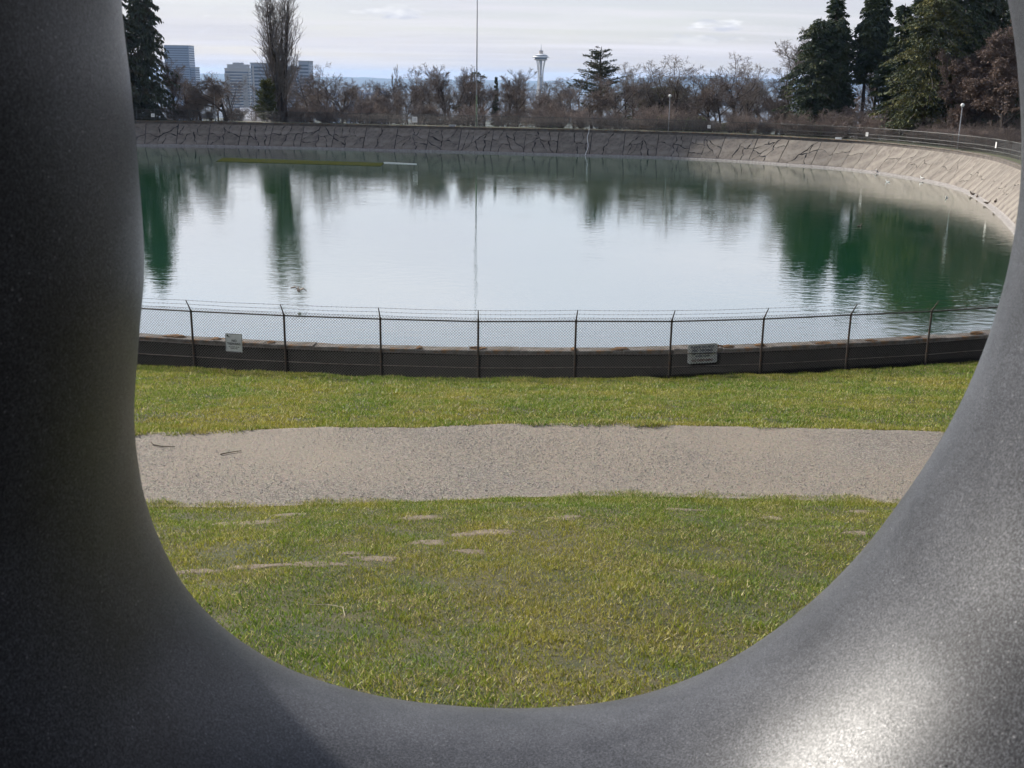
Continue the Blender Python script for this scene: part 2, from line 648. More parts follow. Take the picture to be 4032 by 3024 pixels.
vor = t.nodes.new('ShaderNodeTexVoronoi')
vor.inputs['Scale'].default_value = 38
t.links.new(co, vor.inputs['Vector'])
grit = ramp(t, nz(t, co, 30, 4, 0.75), [(0.30, (0.062, 0.053, 0.045)), (0.5, (0.19, 0.163, 0.13)), (0.72, (0.39, 0.34, 0.275))])
dust = ramp(t, nz(t, co, 22, 6, 0.7), [(0.3, (0.185, 0.150, 0.110)), (0.7, (0.28, 0.235, 0.178))])
patch = ramp(t, nz(t, co, 0.28, 4, 0.5), [(0.40, (0.15, 0.15, 0.15)), (0.62, (1, 1, 1))])
cc = mixn(t, patch, dust, grit)
cc = mixn(t, 0.10, cc, vor.outputs['Color'], 'SOFT_LIGHT')
hs = t.nodes.new('ShaderNodeHueSaturation')
hs.inputs['Saturation'].default_value = 0.95
t.links.new(cc, hs.inputs['Color'])
t.links.new(hs.outputs[0], b.inputs['Base Color'])
bp = t.nodes.new('ShaderNodeBump')
bp.inputs['Strength'].default_value = 0.9
bp.inputs['Distance'].default_value = 0.02
t.links.new(nz(t, co, 30, 4, 0.75), bp.inputs['Height'])
t.links.new(bp.outputs[0], b.inputs['Normal'])
M['gravel'] = pm

rng = np.random.default_rng(11)


def wob(x, seed, amp):
    r = np.random.default_rng(seed)
    o = np.zeros_like(np.asarray(x, float))
    for f in (0.8, 1.7, 3.3, 6.1, 11.0):
        o = o + amp / (f ** 0.7) * np.sin(f * np.asarray(x) + r.uniform(0, 6.28))
    return o


xs = np.arange(-20, 20.01, 0.12)
qs = np.linspace(0, 1, 26)
yn, yf = yPn(xs) - 0.06, yPf(xs) + 0.16
PX = np.repeat(xs[None], len(qs), 0)
PY = yn + (yf - yn)[None] * qs[:, None]
PZ = lawn_z(PX, PY) + 0.012
tag(link('gravel_path', grid_mesh('gravel_path', PX, PY, PZ, M['gravel'])), 'pale gravel path across the grassy slope', kind='structure')

# pebbles on the path
n = 42000
px_ = rng.uniform(-9, 10, n)
py_ = yPn(px_) + (yPf(px_) - yPn(px_)) * rng.uniform(0.0, 1.0, n)
dens = np.sin(0.7 * px_ + 1.1) * 0.5 + 0.5 * np.sin(1.9 * py_ + 0.6 * px_)
kp = rng.uniform(-1.2, 1.0, n) < dens
px_, py_ = px_[kp], py_[kp]
n = len(px_)
sz = rng.uniform(0.005, 0.0135, n)
O8 = np.array([(1, 0, 0), (0, 1, 0), (-1, 0, 0), (0, -1, 0), (0, 0, 0.7), (0, 0, -0.4)])
T8 = np.array([(0, 1, 4), (1, 2, 4), (2, 3, 4), (3, 0, 4)])
aa = rng.uniform(0, 6.28, n)
R = np.stack([np.stack([np.cos(aa), -np.sin(aa)], -1), np.stack([np.sin(aa), np.cos(aa)], -1)], 1)
loc = O8[None, :, :] * sz[:, None, None] * rng.uniform(0.6, 1.4, (n, 1, 3))
xy = np.einsum('nij,nkj->nki', R, loc[..., :2])
V = np.concatenate([xy, loc[..., 2:]], -1)
V[..., 0] += px_[:, None]
V[..., 1] += py_[:, None]
V[..., 2] += (lawn_z(px_, py_) + 0.018)[:, None]
Fc = (T8[None] + (np.arange(n) * 6)[:, None, None]).reshape(-1, 3)
M['pebble'] = mat('pebbles', (0.10, 0.092, 0.085), 0.9, (0.34, 0.31, 0.27), 60, detail=1, lo=0.45, hi=0.55)
tag(link('pebbles', mesh_np('pebbles', V.reshape(-1, 3), Fc, M['pebble'])), 'loose grey pebbles scattered over the gravel path', kind='stuff')

# bare soil patches in the near lawn
D_ = 1.8228
soils = [(1219, 1119, 42, 9), (520, 1131, 75, 7), (905, 1119, 55, 9), (1040, 1152, 85, 10), (930, 1172, 50, 9), (1020, 1192, 40, 8), (815, 1207, 60, 8),
         (690, 1219, 75, 8), (560, 1224, 90, 7), (430, 1236, 60, 9), (1668, 1119, 24, 6), (1850, 1152, 34, 6), (1860, 1106, 30, 5), (620, 1112, 40, 4),
         (1480, 1102, 60, 4), (760, 1196, 30, 6)]


def lawn_hit(x, y):
    d = ray(x, y)
    ts = np.linspace(4, 45, 2000)
    P = d[None] * ts[:, None]
    below = P[:, 2] < lawn_z(P[:, 0], P[:, 1])
    return P[np.argmax(below)]


SOIL = []
for i, (cx, cy, rx, ry) in enumerate(soils):
    c = lawn_hit(cx * D_, cy * D_)
    e = lawn_hit((cx + rx) * D_, cy * D_)
    u = lawn_hit(cx * D_, (cy - ry) * D_)
    SOIL.append((c[0], c[1], abs(e[0] - c[0]), abs(u[1] - c[1]) * 0.72))


def soil_d(x, y):
    m = np.full(np.shape(x), 9.0)
    for cx, cy, rx, ry in SOIL:
        q = np.hypot((x - cx) / rx, (y - cy) / ry)
        m = np.minimum(m, q)
    return m


for i, (cx, cy, rx, ry) in enumerate(SOIL):
    k = 28
    V = [(cx, cy, 0)]
    for rr in (0.5, 0.85, 1.0):
        for j in range(k):
            a = 2 * math.pi * j / k
            w = 1 + (0.16 * math.sin(3 * a + i) + 0.12 * math.sin(5 * a + 2.1 * i) + 0.08 * math.sin(9 * a + i)) * rr
            V.append((cx + rx * 0.86 * rr * w * math.cos(a), cy + ry * 0.86 * rr * w * math.sin(a), 0))
    V = np.array(V)
    V[:, 2] = lawn_z(V[:, 0], V[:, 1]) + 0.008
    V[-k:, 2] -= 0.008
    Fc = [(0, 1 + j, 1 + (j + 1) % k) for j in range(k)]
    for r_ in range(2):
        for j in range(k):
            a0 = 1 + r_ * k
            Fc.append((a0 + j, a0 + k + j, a0 + k + (j + 1) % k, a0 + (j + 1) % k))
    tag(link('bare_soil', mesh_np('bare_soil', V, Fc, M['soil'], True)), 'bare dusty soil worn through the grass below the path', kind='stuff', group='worn soil patches')

# grass blades
gm = bpy.data.materials.new('grass_blades')
gm.use_nodes = True
t = gm.node_tree
b = t.nodes['Principled BSDF']
b.inputs['Roughness'].default_value = 0.55
b.inputs['Specular IOR Level'].default_value = 0.35
at = t.nodes.new('ShaderNodeAttribute')
at.attribute_name = 'tint'
t.links.new(at.outputs['Color'], b.inputs['Base Color'])
tr = t.nodes.new('ShaderNodeBsdfTranslucent')
t.links.new(at.outputs['Color'], tr.inputs[0])
mx = t.nodes.new('ShaderNodeMixShader')
mx.inputs[0].default_value = 0.35
t.links.new(b.outputs[0], mx.inputs[1])
t.links.new(tr.outputs[0], mx.inputs[2])
t.links.new(mx.outputs[0], t.nodes['Material Output'].inputs[0])


def lown(x, y, sc, seed):
    r = np.random.default_rng(seed)
    o = np.zeros_like(x)
    for k in range(9):
        a = r.uniform(0, 6.28)
        f = sc * r.uniform(0.5, 2.2)
        o += np.sin(f * (x * math.cos(a) + y * math.sin(a)) + r.uniform(0, 6.28)) / 9 ** 0.5
    return o


GV, GC = [], []
for (ya, yb, den, hmin, hmax, wd) in ((14.4, 15.45, 2200, 0.02, 0.055, 0.005), (17.3, 19.0, 1500, 0.03, 0.08, 0.008), (5.2, 15.6, 3300, 0.016, 0.044, 0.0047), (17.2, 26, 1250, 0.03, 0.065, 0.0085), (26, 36.6, 760, 0.04, 0.08, 0.012)):
    wmax = 0.53 * yb + 0.8
    area = 2 * wmax * (yb - ya)
    n = int(area * den)
    x = rng.uniform(-wmax, wmax, n)
    y = rng.uniform(ya, yb, n)
    ok = (np.abs(x - 0.02 * y) < 0.50 * y + 0.8) & (y < yF(x) + 0.10)
    jn = 0.07 + wob(x, 5, 0.10) + rng.normal(0, 0.045, n)
    jf = wob(x, 6, 0.11) + rng.normal(0, 0.04, n)
    ok &= ~((y > yPn(x) + jn) & (y < yPf(x) + jf))
    sdist = soil_d(x, y) + 0.30 * lown(x, y, 9, 3) + 0.34 * lown(x, y, 24, 4) + 0.2 * lown(x, y, 3.0, 44)
    ok &= (sdist > 1.0) | (rng.uniform(0, 1, n) < np.clip(sdist - 0.05, 0.20, 0.85))
    thin = lown(x, y, 3.5, 21)
    ok &= rng.uniform(0, 1, n) < np.clip(0.85 + 0.30 * thin, 0.45, 1)
    x, y, thin = x[ok], y[ok], thin[ok]
    n = len(x)
    clump = lown(x, y, 7.0, 8)
    h = rng.uniform(hmin, hmax, n) * (1 + 0.28 * clump)
    edge = np.minimum(np.abs(y - yPf(x)), np.abs(y - yPn(x))) < 0.18
    h = np.where(edge, h * 1.35, h)
    z = lawn_z(x, y)
    a = rng.uniform(0, 6.28, n)
    lean = rng.uniform(0.1, 1.3, n)
    la = rng.uniform(0, 6.28, n)
    ww = wd * rng.uniform(0.6, 1.3, n)
    bx, by = np.cos(a) * ww, np.sin(a) * ww
    v = np.zeros((n, 3, 3))
    v[:, 0] = np.stack([x - bx, y - by, z], -1)
    v[:, 1] = np.stack([x + bx, y + by, z], -1)
    v[:, 2] = np.stack([x + np.cos(la) * lean * h, y + np.sin(la) * lean * h, z + h], -1)
    GV.append(v.reshape(-1, 3))
    mixf = np.clip(0.37 + 0.30 * lown(x, y, 0.9, 31) + 0.22 * lown(x, y, 4.0, 33) + rng.normal(0, 0.28, n), 0, 1)
    green = np.array([0.128, 0.208, 0.018])
    olive = np.array([0.300, 0.275, 0.042])
    straw = np.array([0.52, 0.44, 0.20])
    c = green[None] * (1 - mixf[:, None]) + olive[None] * mixf[:, None]
    dry = (rng.uniform(0, 1, n) < 0.17 + 0.07 * thin + 0.15 * edge)[:, None]
    c = np.where(dry, straw[None] * rng.uniform(0.6, 1.1, (n, 1)), c)
    c = c * rng.uniform(0.45, 1.55, (n, 1))
    GC.append(np.repeat(c, 3, 0))
GV = np.concatenate(GV)
GC = np.concatenate(GC)
me = mesh_np('grass', GV, np.arange(len(GV)).reshape(-1, 3), gm)
ca = me.color_attributes.new('tint', 'FLOAT_COLOR', 'POINT')
ca.data.foreach_set('color', np.c_[GC, np.ones(len(GC))].astype(np.float32).ravel())
tag(link('grass', me), 'short olive green grass on both sides of the path', 'grass', kind='stuff')
del GV, GC

# terrace under the sculpture
mb = MB()
mb.box((0, -3.8, -2.45), (14, 12.2, 1.5))
tag(mb.build('terrace', M['paving']), 'paved terrace the stone ring stands on', kind='structure')

# ------------------------------------------------------------------ stone ring
gr = bpy.data.materials.new('black_granite')
gr.use_nodes = True
t = gr.node_tree
b = t.nodes['Principled BSDF']
co = t.nodes.new('ShaderNodeTexCoord').outputs['Object']
base = ramp(t, nz(t, co, 2.2, 5, 0.55), [(0.35, (0.036, 0.0375, 0.0425)), (0.65, (0.058, 0.060, 0.067))])
fine = ramp(t, nz(t, co, 330, 3, 0.7), [(0.36, (0.5, 0.5, 0.51)), (0.5, (0.95, 0.95, 0.95)), (0.67, (2.1, 2.1, 2.15))])
basec = mixn(t, 1.0, base, fine, 'MULTIPLY')
fleck = t.nodes.new('ShaderNodeTexVoronoi')
fleck.inputs['Scale'].default_value = 95
t.links.new(co, fleck.inputs['Vector'])
fm = ramp(t, fleck.outputs['Distance'], [(0.0, (1, 1, 1)), (0.16, (0, 0, 0))])
fsel = ramp(t, nz(t, co, 37, 2), [(0.50, (0, 0, 0)), (0.56, (1, 1, 1))])
fmul = mixn(t, 1.0, fm, fsel, 'MULTIPLY')
basec = mixn(t, fmul, basec, (0.30, 0.30, 0.31))
pit = t.nodes.new('ShaderNodeTexVoronoi')
pit.inputs['Scale'].default_value = 34
t.links.new(co, pit.inputs['Vector'])
pmsk = ramp(t, pit.outputs['Distance'], [(0.0, (1, 1, 1)), (0.07, (0, 0, 0))])
psel = ramp(t, nz(t, co, 21, 2), [(0.60, (0, 0, 0)), (0.63, (1, 1, 1))])
pits = mixn(t, 1.0, pmsk, psel, 'MULTIPLY')
smear = ramp(t, nz(t, co, 5.5, 7, 0.65), [(0.45, (1, 1, 1)), (0.62, (0.62, 0.62, 0.63)), (0.75, (0.9, 0.9, 0.9))])
basec = mixn(t, 0.8, basec, smear, 'MULTIPLY')
basec = mixn(t, pits, basec, (0.012, 0.012, 0.013))
t.links.new(basec, b.inputs['Base Color'])
rr = ramp(t, nz(t, co, 190, 3, 0.7), [(0.3, (0.30, 0.30, 0.30)), (0.7, (0.42, 0.42, 0.42))])
t.links.new(rr, b.inputs['Roughness'])
spv = t.nodes.new('ShaderNodeMapRange')
spv.inputs['From Min'].default_value = 0.35
spv.inputs['From Max'].default_value = 0.68
spv.inputs['To Min'].default_value = 0.14
spv.inputs['To Max'].default_value = 0.34
t.links.new(nz(t, co, 330, 2, 0.7), spv.inputs['Value'])
t.links.new(spv.outputs[0], b.inputs['Specular IOR Level'])
bp = t.nodes.new('ShaderNodeBump')
bp.inputs['Strength'].default_value = 0.22
bp.inputs['Distance'].default_value = 0.0011
pb = t.nodes.new('ShaderNodeBump')
pb.inputs['Strength'].default_value = 0.8
pb.inputs['Distance'].default_value = 0.002
pb.invert = True
t.links.new(pits, pb.inputs['Height'])
t.links.new(pb.outputs[0], bp.inputs['Normal'])
t.links.new(nz(t, co, 620, 3, 0.7), bp.inputs['Height'])
t.links.new(bp.outputs[0], b.inputs['Normal'])
M['granite'] = gr

RI = np.array([0.6245,0.6376,0.6560,0.6854,0.7152,0.7438,0.7691,0.7893,0.8025,0.8066,0.7998,0.7802,0.7457,0.6946,0.6199,0.5802,0.5718,0.6047,0.6646,0.7294,0.7819,0.7931,0.7721,0.7467,0.7315,0.7223,0.7012,0.6721,0.6458,0.6240,0.6168,0.6174])
NT, NP = 256, 96
th = np.arange(NT) * 2 * math.pi / NT
ph = np.arange(NP) * 2 * math.pi / NP
u = np.arange(NT) * len(RI) / NT
i0 = u.astype(int)
f = u - i0
p = [RI[(i0 + k) % len(RI)] for k in (-1, 0, 1, 2)]
ri = 0.5 * (2 * p[1] + (-p[0] + p[2]) * f + (2 * p[0] - 5 * p[1] + 4 * p[2] - p[3]) * f * f + (-p[0] + 3 * p[1] - 3 * p[2] + p[3]) * f ** 3)
OR = np.array([0.07, 1.36, -0.27])
a_ = (1.36 - ri) / 2
rc = ri + a_
b_ = 0.46 + 0.04 * np.cos(th + 0.9)
cs = np.sign(np.cos(ph)) * np.abs(np.cos(ph)) ** 0.955
sn = np.sign(np.sin(ph)) * np.abs(np.sin(ph)) ** 0.955
r = rc[:, None] + a_[:, None] * cs[None]
yy = b_[:, None] * sn[None]
V = np.stack([r * np.cos(th)[:, None], yy, r * np.sin(th)[:, None]], -1).reshape(-1, 3)
ii = np.arange(NT * NP).reshape(NT, NP)
Fc = np.stack([ii, np.roll(ii, -1, 0), np.roll(np.roll(ii, -1, 0), -1, 1), np.roll(ii, -1, 1)], -1).reshape(-1, 4)
ring = link('stone_ring', mesh_np('stone_ring', V, Fc, M['granite'], True), loc=OR)
bm = bmesh.new()
bm.from_mesh(ring.data)
bmesh.ops.recalc_face_normals(bm, faces=bm.faces)
bm.to_mesh(ring.data)
bm.free()
tag(ring, 'large smooth dark granite ring framing the whole view', 'sculpture')
mb = MB()
mb.box((0.07, 1.36, -1.66), (1.3, 0.9, 0.09))
tag(mb.build('plinth', M['paving']), 'low stone plinth beneath the granite ring', 'plinth')

# ------------------------------------------------------------------ reservoir: bank, water, parapet
NS = 720
ss = np.linspace(0, PERIM, NS + 1)


def sweep(name, prof, m, closed=False, s=ss, smooth=False):
    """prof: list of (inward offset, z)"""
    p = lip(s)
    _, nn = lipn(s)
    rows = [np.c_[p + nn * o, np.full(len(s), z)] for o, z in prof]
    if closed:
        rows.append(rows[0])
    A = np.array(rows)
    i = np.arange(A.shape[0] * A.shape[1]).reshape(A.shape[:2])
    Fc = np.stack([i[:-1, :-1], i[:-1, 1:], i[1:, 1:], i[1:, :-1]], -1).reshape(-1, 4)
    return mesh_np(name, A.reshape(-1, 3), Fc, m, smooth)


ct, st = math.cos(SLOPE), math.sin(SLOPE)
bankroot = link('reservoir_bank', sweep('reservoir_bank', [(0.15, Z_BANK - 0.03), (0.2 + LS * ct, Z_WATER - 0.04)], M['tar']))
tag(bankroot, 'sloping concrete bank round the reservoir, cracked and tar sealed', kind='structure')
link('submerged_slope', sweep('submerged_slope', [(0.2 + LS * ct - 0.05, Z_WATER + 0.02), (0.2 + LS * ct + 6, Z_WATER - 6.4)], M['under']), bankroot)
link('waterline_ledge', sweep('waterline_ledge', [(0.2 + (LS - 0.42) * ct, Z_WATER + 0.30), (0.2 + LS * ct - 0.02, Z_WATER + 0.05), (0.2 + LS * ct + 0.36, Z_WATER + 0.035), (0.2 + LS * ct + 0.36, Z_WATER - 0.5)], M['ledge']), bankroot)

# cracked concrete panels (visible arcs only)
pr = random.Random(5)


def noise_st(s, t):
    return (0.16 * math.sin(1.9 * s + 2.3 * t + 1) + 0.10 * math.sin(4.3 * s - 3.1 * t) + 0.06 * math.sin(8.7 * s + 6.2 * t + 2),
            0.16 * math.sin(2.2 * t - 1.7 * s + 4) + 0.10 * math.sin(4.9 * t + 3.7 * s) + 0.06 * math.sin(9.3 * t - 7.1 * s + 1))


def area(P):
    return 0.5 * abs(sum(P[i][0] * P[(i + 1) % len(P)][1] - P[(i + 1) % len(P)][0] * P[i][1] for i in range(len(P))))


def cutp(P, c, d):
    A, B = [], []
    nx, ny = -d[1], d[0]
    k = len(P)
    for i in range(k):
        p, q = P[i], P[(i + 1) % k]
        sp = (p[0] - c[0]) * nx + (p[1] - c[1]) * ny
        sq = (q[0] - c[0]) * nx + (q[1] - c[1]) * ny
        (A if sp >= 0 else B).append(p)
        if (sp >= 0) != (sq >= 0):
            f = sp / (sp - sq)
            x = (p[0] + (q[0] - p[0]) * f, p[1] + (q[1] - p[1]) * f)
            A.append(x)
            B.append(x)
    return A, B


def inset(P, gaps):
    sgn = 1 if sum(P[i][0] * P[(i + 1) % len(P)][1] - P[(i + 1) % len(P)][0] * P[i][1] for i in range(len(P))) > 0 else -1
    Q = P
    for i in range(len(P)):
        p, q = P[i], P[(i + 1) % len(P)]
        dx, dy = q[0] - p[0], q[1] - p[1]
        l = math.hypot(dx, dy)
        if l < 1e-4:
            continue
        nx, ny = -dy / l * sgn, dx / l * sgn
        gp = gaps(i)
        c = (p[0] + nx * gp, p[1] + ny * gp)
        A, B = cutp(Q, c, (dx / l * sgn, dy / l * sgn))
        Q = A
        if len(Q) < 3:
            return None
    return Q


def split(P, depth):
    a = area(P)
    if depth == 0 or a < 3.0 or (depth < 3 and pr.random() < 0.15):
        return [P]
    cx = sum(p[0] for p in P) / len(P) + pr.uniform(-0.5, 0.5)
    cy = sum(p[1] for p in P) / len(P) + pr.uniform(-0.5, 0.5)
    w = max(p[0] for p in P) - min(p[0] for p in P)
    h = max(p[1] for p in P) - min(p[1] for p in P)
    ang = (math.pi / 2 if w > h else 0) + pr.gauss(0, 0.35)
    A, B = cutp(P, (cx, cy), (math.cos(ang), math.sin(ang)))
    o = []
    for Q in (A, B):
        if len(Q) >= 3:
            o += split(Q, depth - 1)
    return o


# visible part of the rim
vis = []
sv = np.arange(0, PERIM, 0.5)
pp = proj(np.c_[lip(sv), np.full(len(sv), Z_BANK)])
yv = lip(sv)[:, 1]
farvis = (pp[:, 0] > 380) & (pp[:, 0] < 4180) & (yv > 60)
S0, S1 = sv[farvis].min(), sv[farvis].max()
PW = 5.85
sj = np.arange(S0, S1, PW)
npan = 0
for s0 in sj:
    calm_ = lip(np.array([s0]))[0][1] < 176
    if calm_:
        hw = PW / 2
        panels = []
        for q0 in (s0, s0 + hw):
            panels += split([(q0, 0.0), (q0 + hw, 0.0), (q0 + hw, LS - 0.40), (q0, LS - 0.40)], pr.choice((0, 1, 1, 2)))
    else:
        panels = split([(s0, 0.0), (s0 + PW, 0.0), (s0 + PW, LS - 0.40), (s0, LS - 0.40)], 3)
    for P in panels:
        gb = pr.uniform(0.022, 0.045) if calm_ else pr.uniform(0.035, 0.095)

        def gaps(i, P=P):
            p, q = P[i], P[(i + 1) % len(P)]
            if abs(p[1] - q[1]) < 1e-6 and (p[1] < 0.01 or p[1] > LS - 0.45):
                return 0.005
            return gb
        Q = inset(P, gaps)
        if not Q:
            continue
        L = []
        for i in range(len(Q)):
            p, q = Q[i], Q[(i + 1) % len(Q)]
            k = max(1, int(math.hypot(q[0] - p[0], q[1] - p[1]) / 0.42))
            for j in range(k):
                f_ = j / k
                s_, t_ = p[0] + (q[0] - p[0]) * f_, p[1] + (q[1] - p[1]) * f_
                e = min(s_ - s0, s0 + PW - s_)
                wj = min(1, max(0.12, e / 0.8)) * (0.45 if calm_ else 1)
                wt = min(1, max(0, min(t_, LS - 0.40 - t_) / 0.5))
                dx, dy = noise_st(s_, t_)
                L.append((s_ + dx * wj, t_ + dy * wt))
        L = np.array(L)
        top = bank(L[:, 0], L[:, 1], 0.0)
        bot = bank(L[:, 0], L[:, 1], -0.05)
        k = len(L)
        o0 = top.mean(0)
        V = np.vstack([top, bot]) - o0
        Fc = [list(range(k))] + [[i, i + k, (i + 1) % k + k, (i + 1) % k] for i in range(k)]
        me = mesh_np('concrete_panel', V, Fc, M['concrete'])
        if me.polygons[0].normal.z < 0:
            me.flip_normals()
        link('concrete_panel', me, bankroot, loc=o0)
        npan += 1

# the rest of the bank, out of sight, plain
rest = np.linspace(S1 + PW, S0 + PERIM, 240)
o = link('plain_bank_slope', sweep('plain_bank_slope', [(0.22, Z_BANK), (0.22 + (LS - 0.4) * ct, Z_BANK - (LS - 0.4) * st)], M['concrete'], s=rest), bankroot)

# water
wm = bpy.data.materials.new('reservoir_water')
wm.use_nodes = True
t = wm.node_tree
for n_ in list(t.nodes):
    if n_.type != 'OUTPUT_MATERIAL':
        t.nodes.remove(n_)
mo = t.nodes['Material Output']
co = t.nodes.new('ShaderNodeTexCoord').outputs['Object']
at = t.nodes.new('ShaderNodeAttribute')
at.attribute_name = 'depth'
body = t.nodes.new('ShaderNodeBsdfDiffuse')
t.links.new(ramp(t, nz(t, co, 0.05, 3), [(0.35, (0.010, 0.092, 0.042)), (0.65, (0.022, 0.110, 0.038))]), body.inputs['Color'])
tp = t.nodes.new('ShaderNodeBsdfTransparent')
tp.inputs[0].default_value = (0.62, 0.72, 0.42, 1)
dm = t.nodes.new('ShaderNodeMixShader')
t.links.new(ramp(t, at.outputs['Fac'], [(0.0, (0.12, 0.12, 0.12)), (0.35, (0.75, 0.75, 0.75)), (0.8, (1, 1, 1))]), dm.inputs[0])
t.links.new(tp.outputs[0], dm.inputs[1])
t.links.new(body.outputs[0], dm.inputs[2])
gl = t.nodes.new('ShaderNodeBsdfGlossy')
gl.inputs['Roughness'].default_value = 0.008
gl.inputs['Color'].default_value = (1, 1, 1, 1)
mp = t.nodes.new('ShaderNodeMapping')
mp.inputs['Scale'].default_value = (0.55, 1.0, 1)
mp.inputs['Rotation'].default_value = (0, 0, 0.12)
t.links.new(co, mp.inputs[0])
w1 = nz(t, mp.outputs[0], 1.5, 3, 0.55)
w2 = nz(t, mp.outputs[0], 5.0, 2, 0.5)
calm = ramp(t, nz(t, co, 0.045, 3), [(0.40, (0.35, 0.35, 0.35)), (0.62, (1, 1, 1))])
hsum = t.nodes.new('ShaderNodeMath')
hsum.operation = 'MULTIPLY_ADD'
t.links.new(w2, hsum.inputs[0])
hsum.inputs[1].default_value = 0.25
t.links.new(w1, hsum.inputs[2])
hm = t.nodes.new('ShaderNodeMath')
hm.operation = 'MULTIPLY'
t.links.new(hsum.outputs[0], hm.inputs[0])
t.links.new(calm, hm.inputs[1])
bp = t.nodes.new('ShaderNodeBump')
bp.inputs['Strength'].default_value = 0.45
bp.inputs['Distance'].default_value = 0.04
t.links.new(hm.outputs[0], bp.inputs['Height'])
t.links.new(bp.outputs[0], gl.inputs['Normal'])
fr = t.nodes.new('ShaderNodeFresnel')
fr.inputs['IOR'].default_value = 1.33
fp = t.nodes.new('ShaderNodeMath')
fp.operation = 'POWER'
t.links.new(fr.outputs[0], fp.inputs[0])
fp.inputs[1].default_value = 0.24
fin = t.nodes.new('ShaderNodeMixShader')
t.links.new(fp.outputs[0], fin.inputs[0])
t.links.new(dm.outputs[0], fin.inputs[1])
t.links.new(gl.outputs[0], fin.inputs[2])
t.links.new(fin.outputs[0], mo.inputs[0])
M['water'] = wm

sw = np.linspace(0, PERIM, 481)[:-1]
pw = lip(sw)
_, nw = lipn(sw)
rows, dep = [], []
for ins in (0.0, 0.5, 1.0, 1.6, 2.4, 3.5, 5.0):
    rows.append(pw + nw * (0.2 + LS * ct - 0.05 + ins))
    dep.append(np.full(len(sw), ins * math.tan(SLOPE) / 5.0))
inner = rows[-1]
for k in (0.8, 0.6, 0.4, 0.2, 0.05):
    rows.append(ctr + (inner - ctr) * k)
    dep.append(np.full(len(sw), 1.2))
A = np.array(rows)
V = np.concatenate([A, np.full(A.shape[:2] + (1,), Z_WATER)], -1).reshape(-1, 3)
i = np.arange(A.shape[0] * A.shape[1]).reshape(A.shape[:2])
Fc = np.stack([i[:-1], np.roll(i[:-1], -1, 1), np.roll(i[1:], -1, 1), i[1:]], -1).reshape(-1, 4)
FL = [list(q) for q in Fc] + [list(i[-1])]
me = mesh_np('reservoir_water', V, FL, M['water'])
at_ = me.attributes.new('depth', 'FLOAT', 'POINT')
at_.data.foreach_set('value', np.array(dep).ravel().astype(np.float32))
if me.polygons[0].normal.z < 0:
    me.flip_normals()
tag(link('reservoir_water', me), 'still green reservoir water reflecting sky and trees', kind='structure')

# parapet wall with coping slabs
par = link('parapet_wall', sweep('parapet_wall', [(-0.2, -9.75), (-0.2, -8.63), (0.19, -8.63)], M['wallc']))
link('inner_face', sweep('inner_face', [(0.19, -8.63), (0.2, Z_BANK - 0.3)], M['innerwall']), par)
tag(par, 'low dark concrete parapet wall round the reservoir', 'wall')
nearvis = (np.abs(lip(sv)[:, 0]) < 26) & (yv < 50)
cs_r = random.Random(8)


def coping(s0, s1, big):
    s = np.linspace(s0 + 0.012, s1 - 0.012, 4)
    p = lip(s)
    _, nn = lipn(s)
    dz = cs_r.uniform(-0.02, 0.02)
    lo_, hi_ = -0.27 - cs_r.uniform(0, 0.03), 0.27 + cs_r.uniform(0, 0.03)
    prof = [(lo_, -8.63), (lo_, -8.53 + dz), (lo_ + 0.03, -8.5 + dz), (hi_ - 0.03, -8.5 + dz + cs_r.uniform(-0.01, 0.01)), (hi_, -8.53 + dz), (hi_, -8.63)]
    A = np.array([np.c_[p + nn * o_, np.full(4, z_)] for o_, z_ in prof])
    if big:
        A[1:5, :, 2] += np.random.default_rng(int(s0 * 10) + 9000).normal(0, 0.006, (4, 4))
    o0 = A.reshape(-1, 3).mean(0)
    V = A.reshape(-1, 3) - o0
    k = np.arange(24).reshape(6, 4)
    Fc = [list(q) for q in np.stack([k[:-1, :-1], k[:-1, 1:], k[1:, 1:], k[1:, :-1]], -1).reshape(-1, 4)]
    Fc += [list(k[:, 0]), list(k[::-1, 3]), [k[5, 0], k[5, 3], k[0, 3], k[0, 0]]]
    me = mesh_np('coping_slab', V, Fc, M['coping'])
    link('coping_slab', me, par, loc=o0)


CW = 1.68
for s0 in np.arange(S0 - 3, S1 + 6, CW):
    coping(s0, s0 + CW, False)
sn_all = np.mod(sv[nearvis] + PERIM / 2, PERIM)
N0, N1 = sn_all.min() - PERIM / 2, sn_all.max() - PERIM / 2
near_joints = np.arange(N0, N1, CW)
for s0 in near_joints:
    coping(s0, s0 + CW, True)
segs = [(S1 + 6 + CW, N0 + PERIM), (N1 + CW, S0 - 3)]
for a0, a1 in segs:
    link('plain_coping', sweep('plain_coping', [(-0.28, -8.63), (-0.28, -8.5), (0.28, -8.5), (0.28, -8.63)], M['coping'], s=np.linspace(a0, a1, 120)), par)
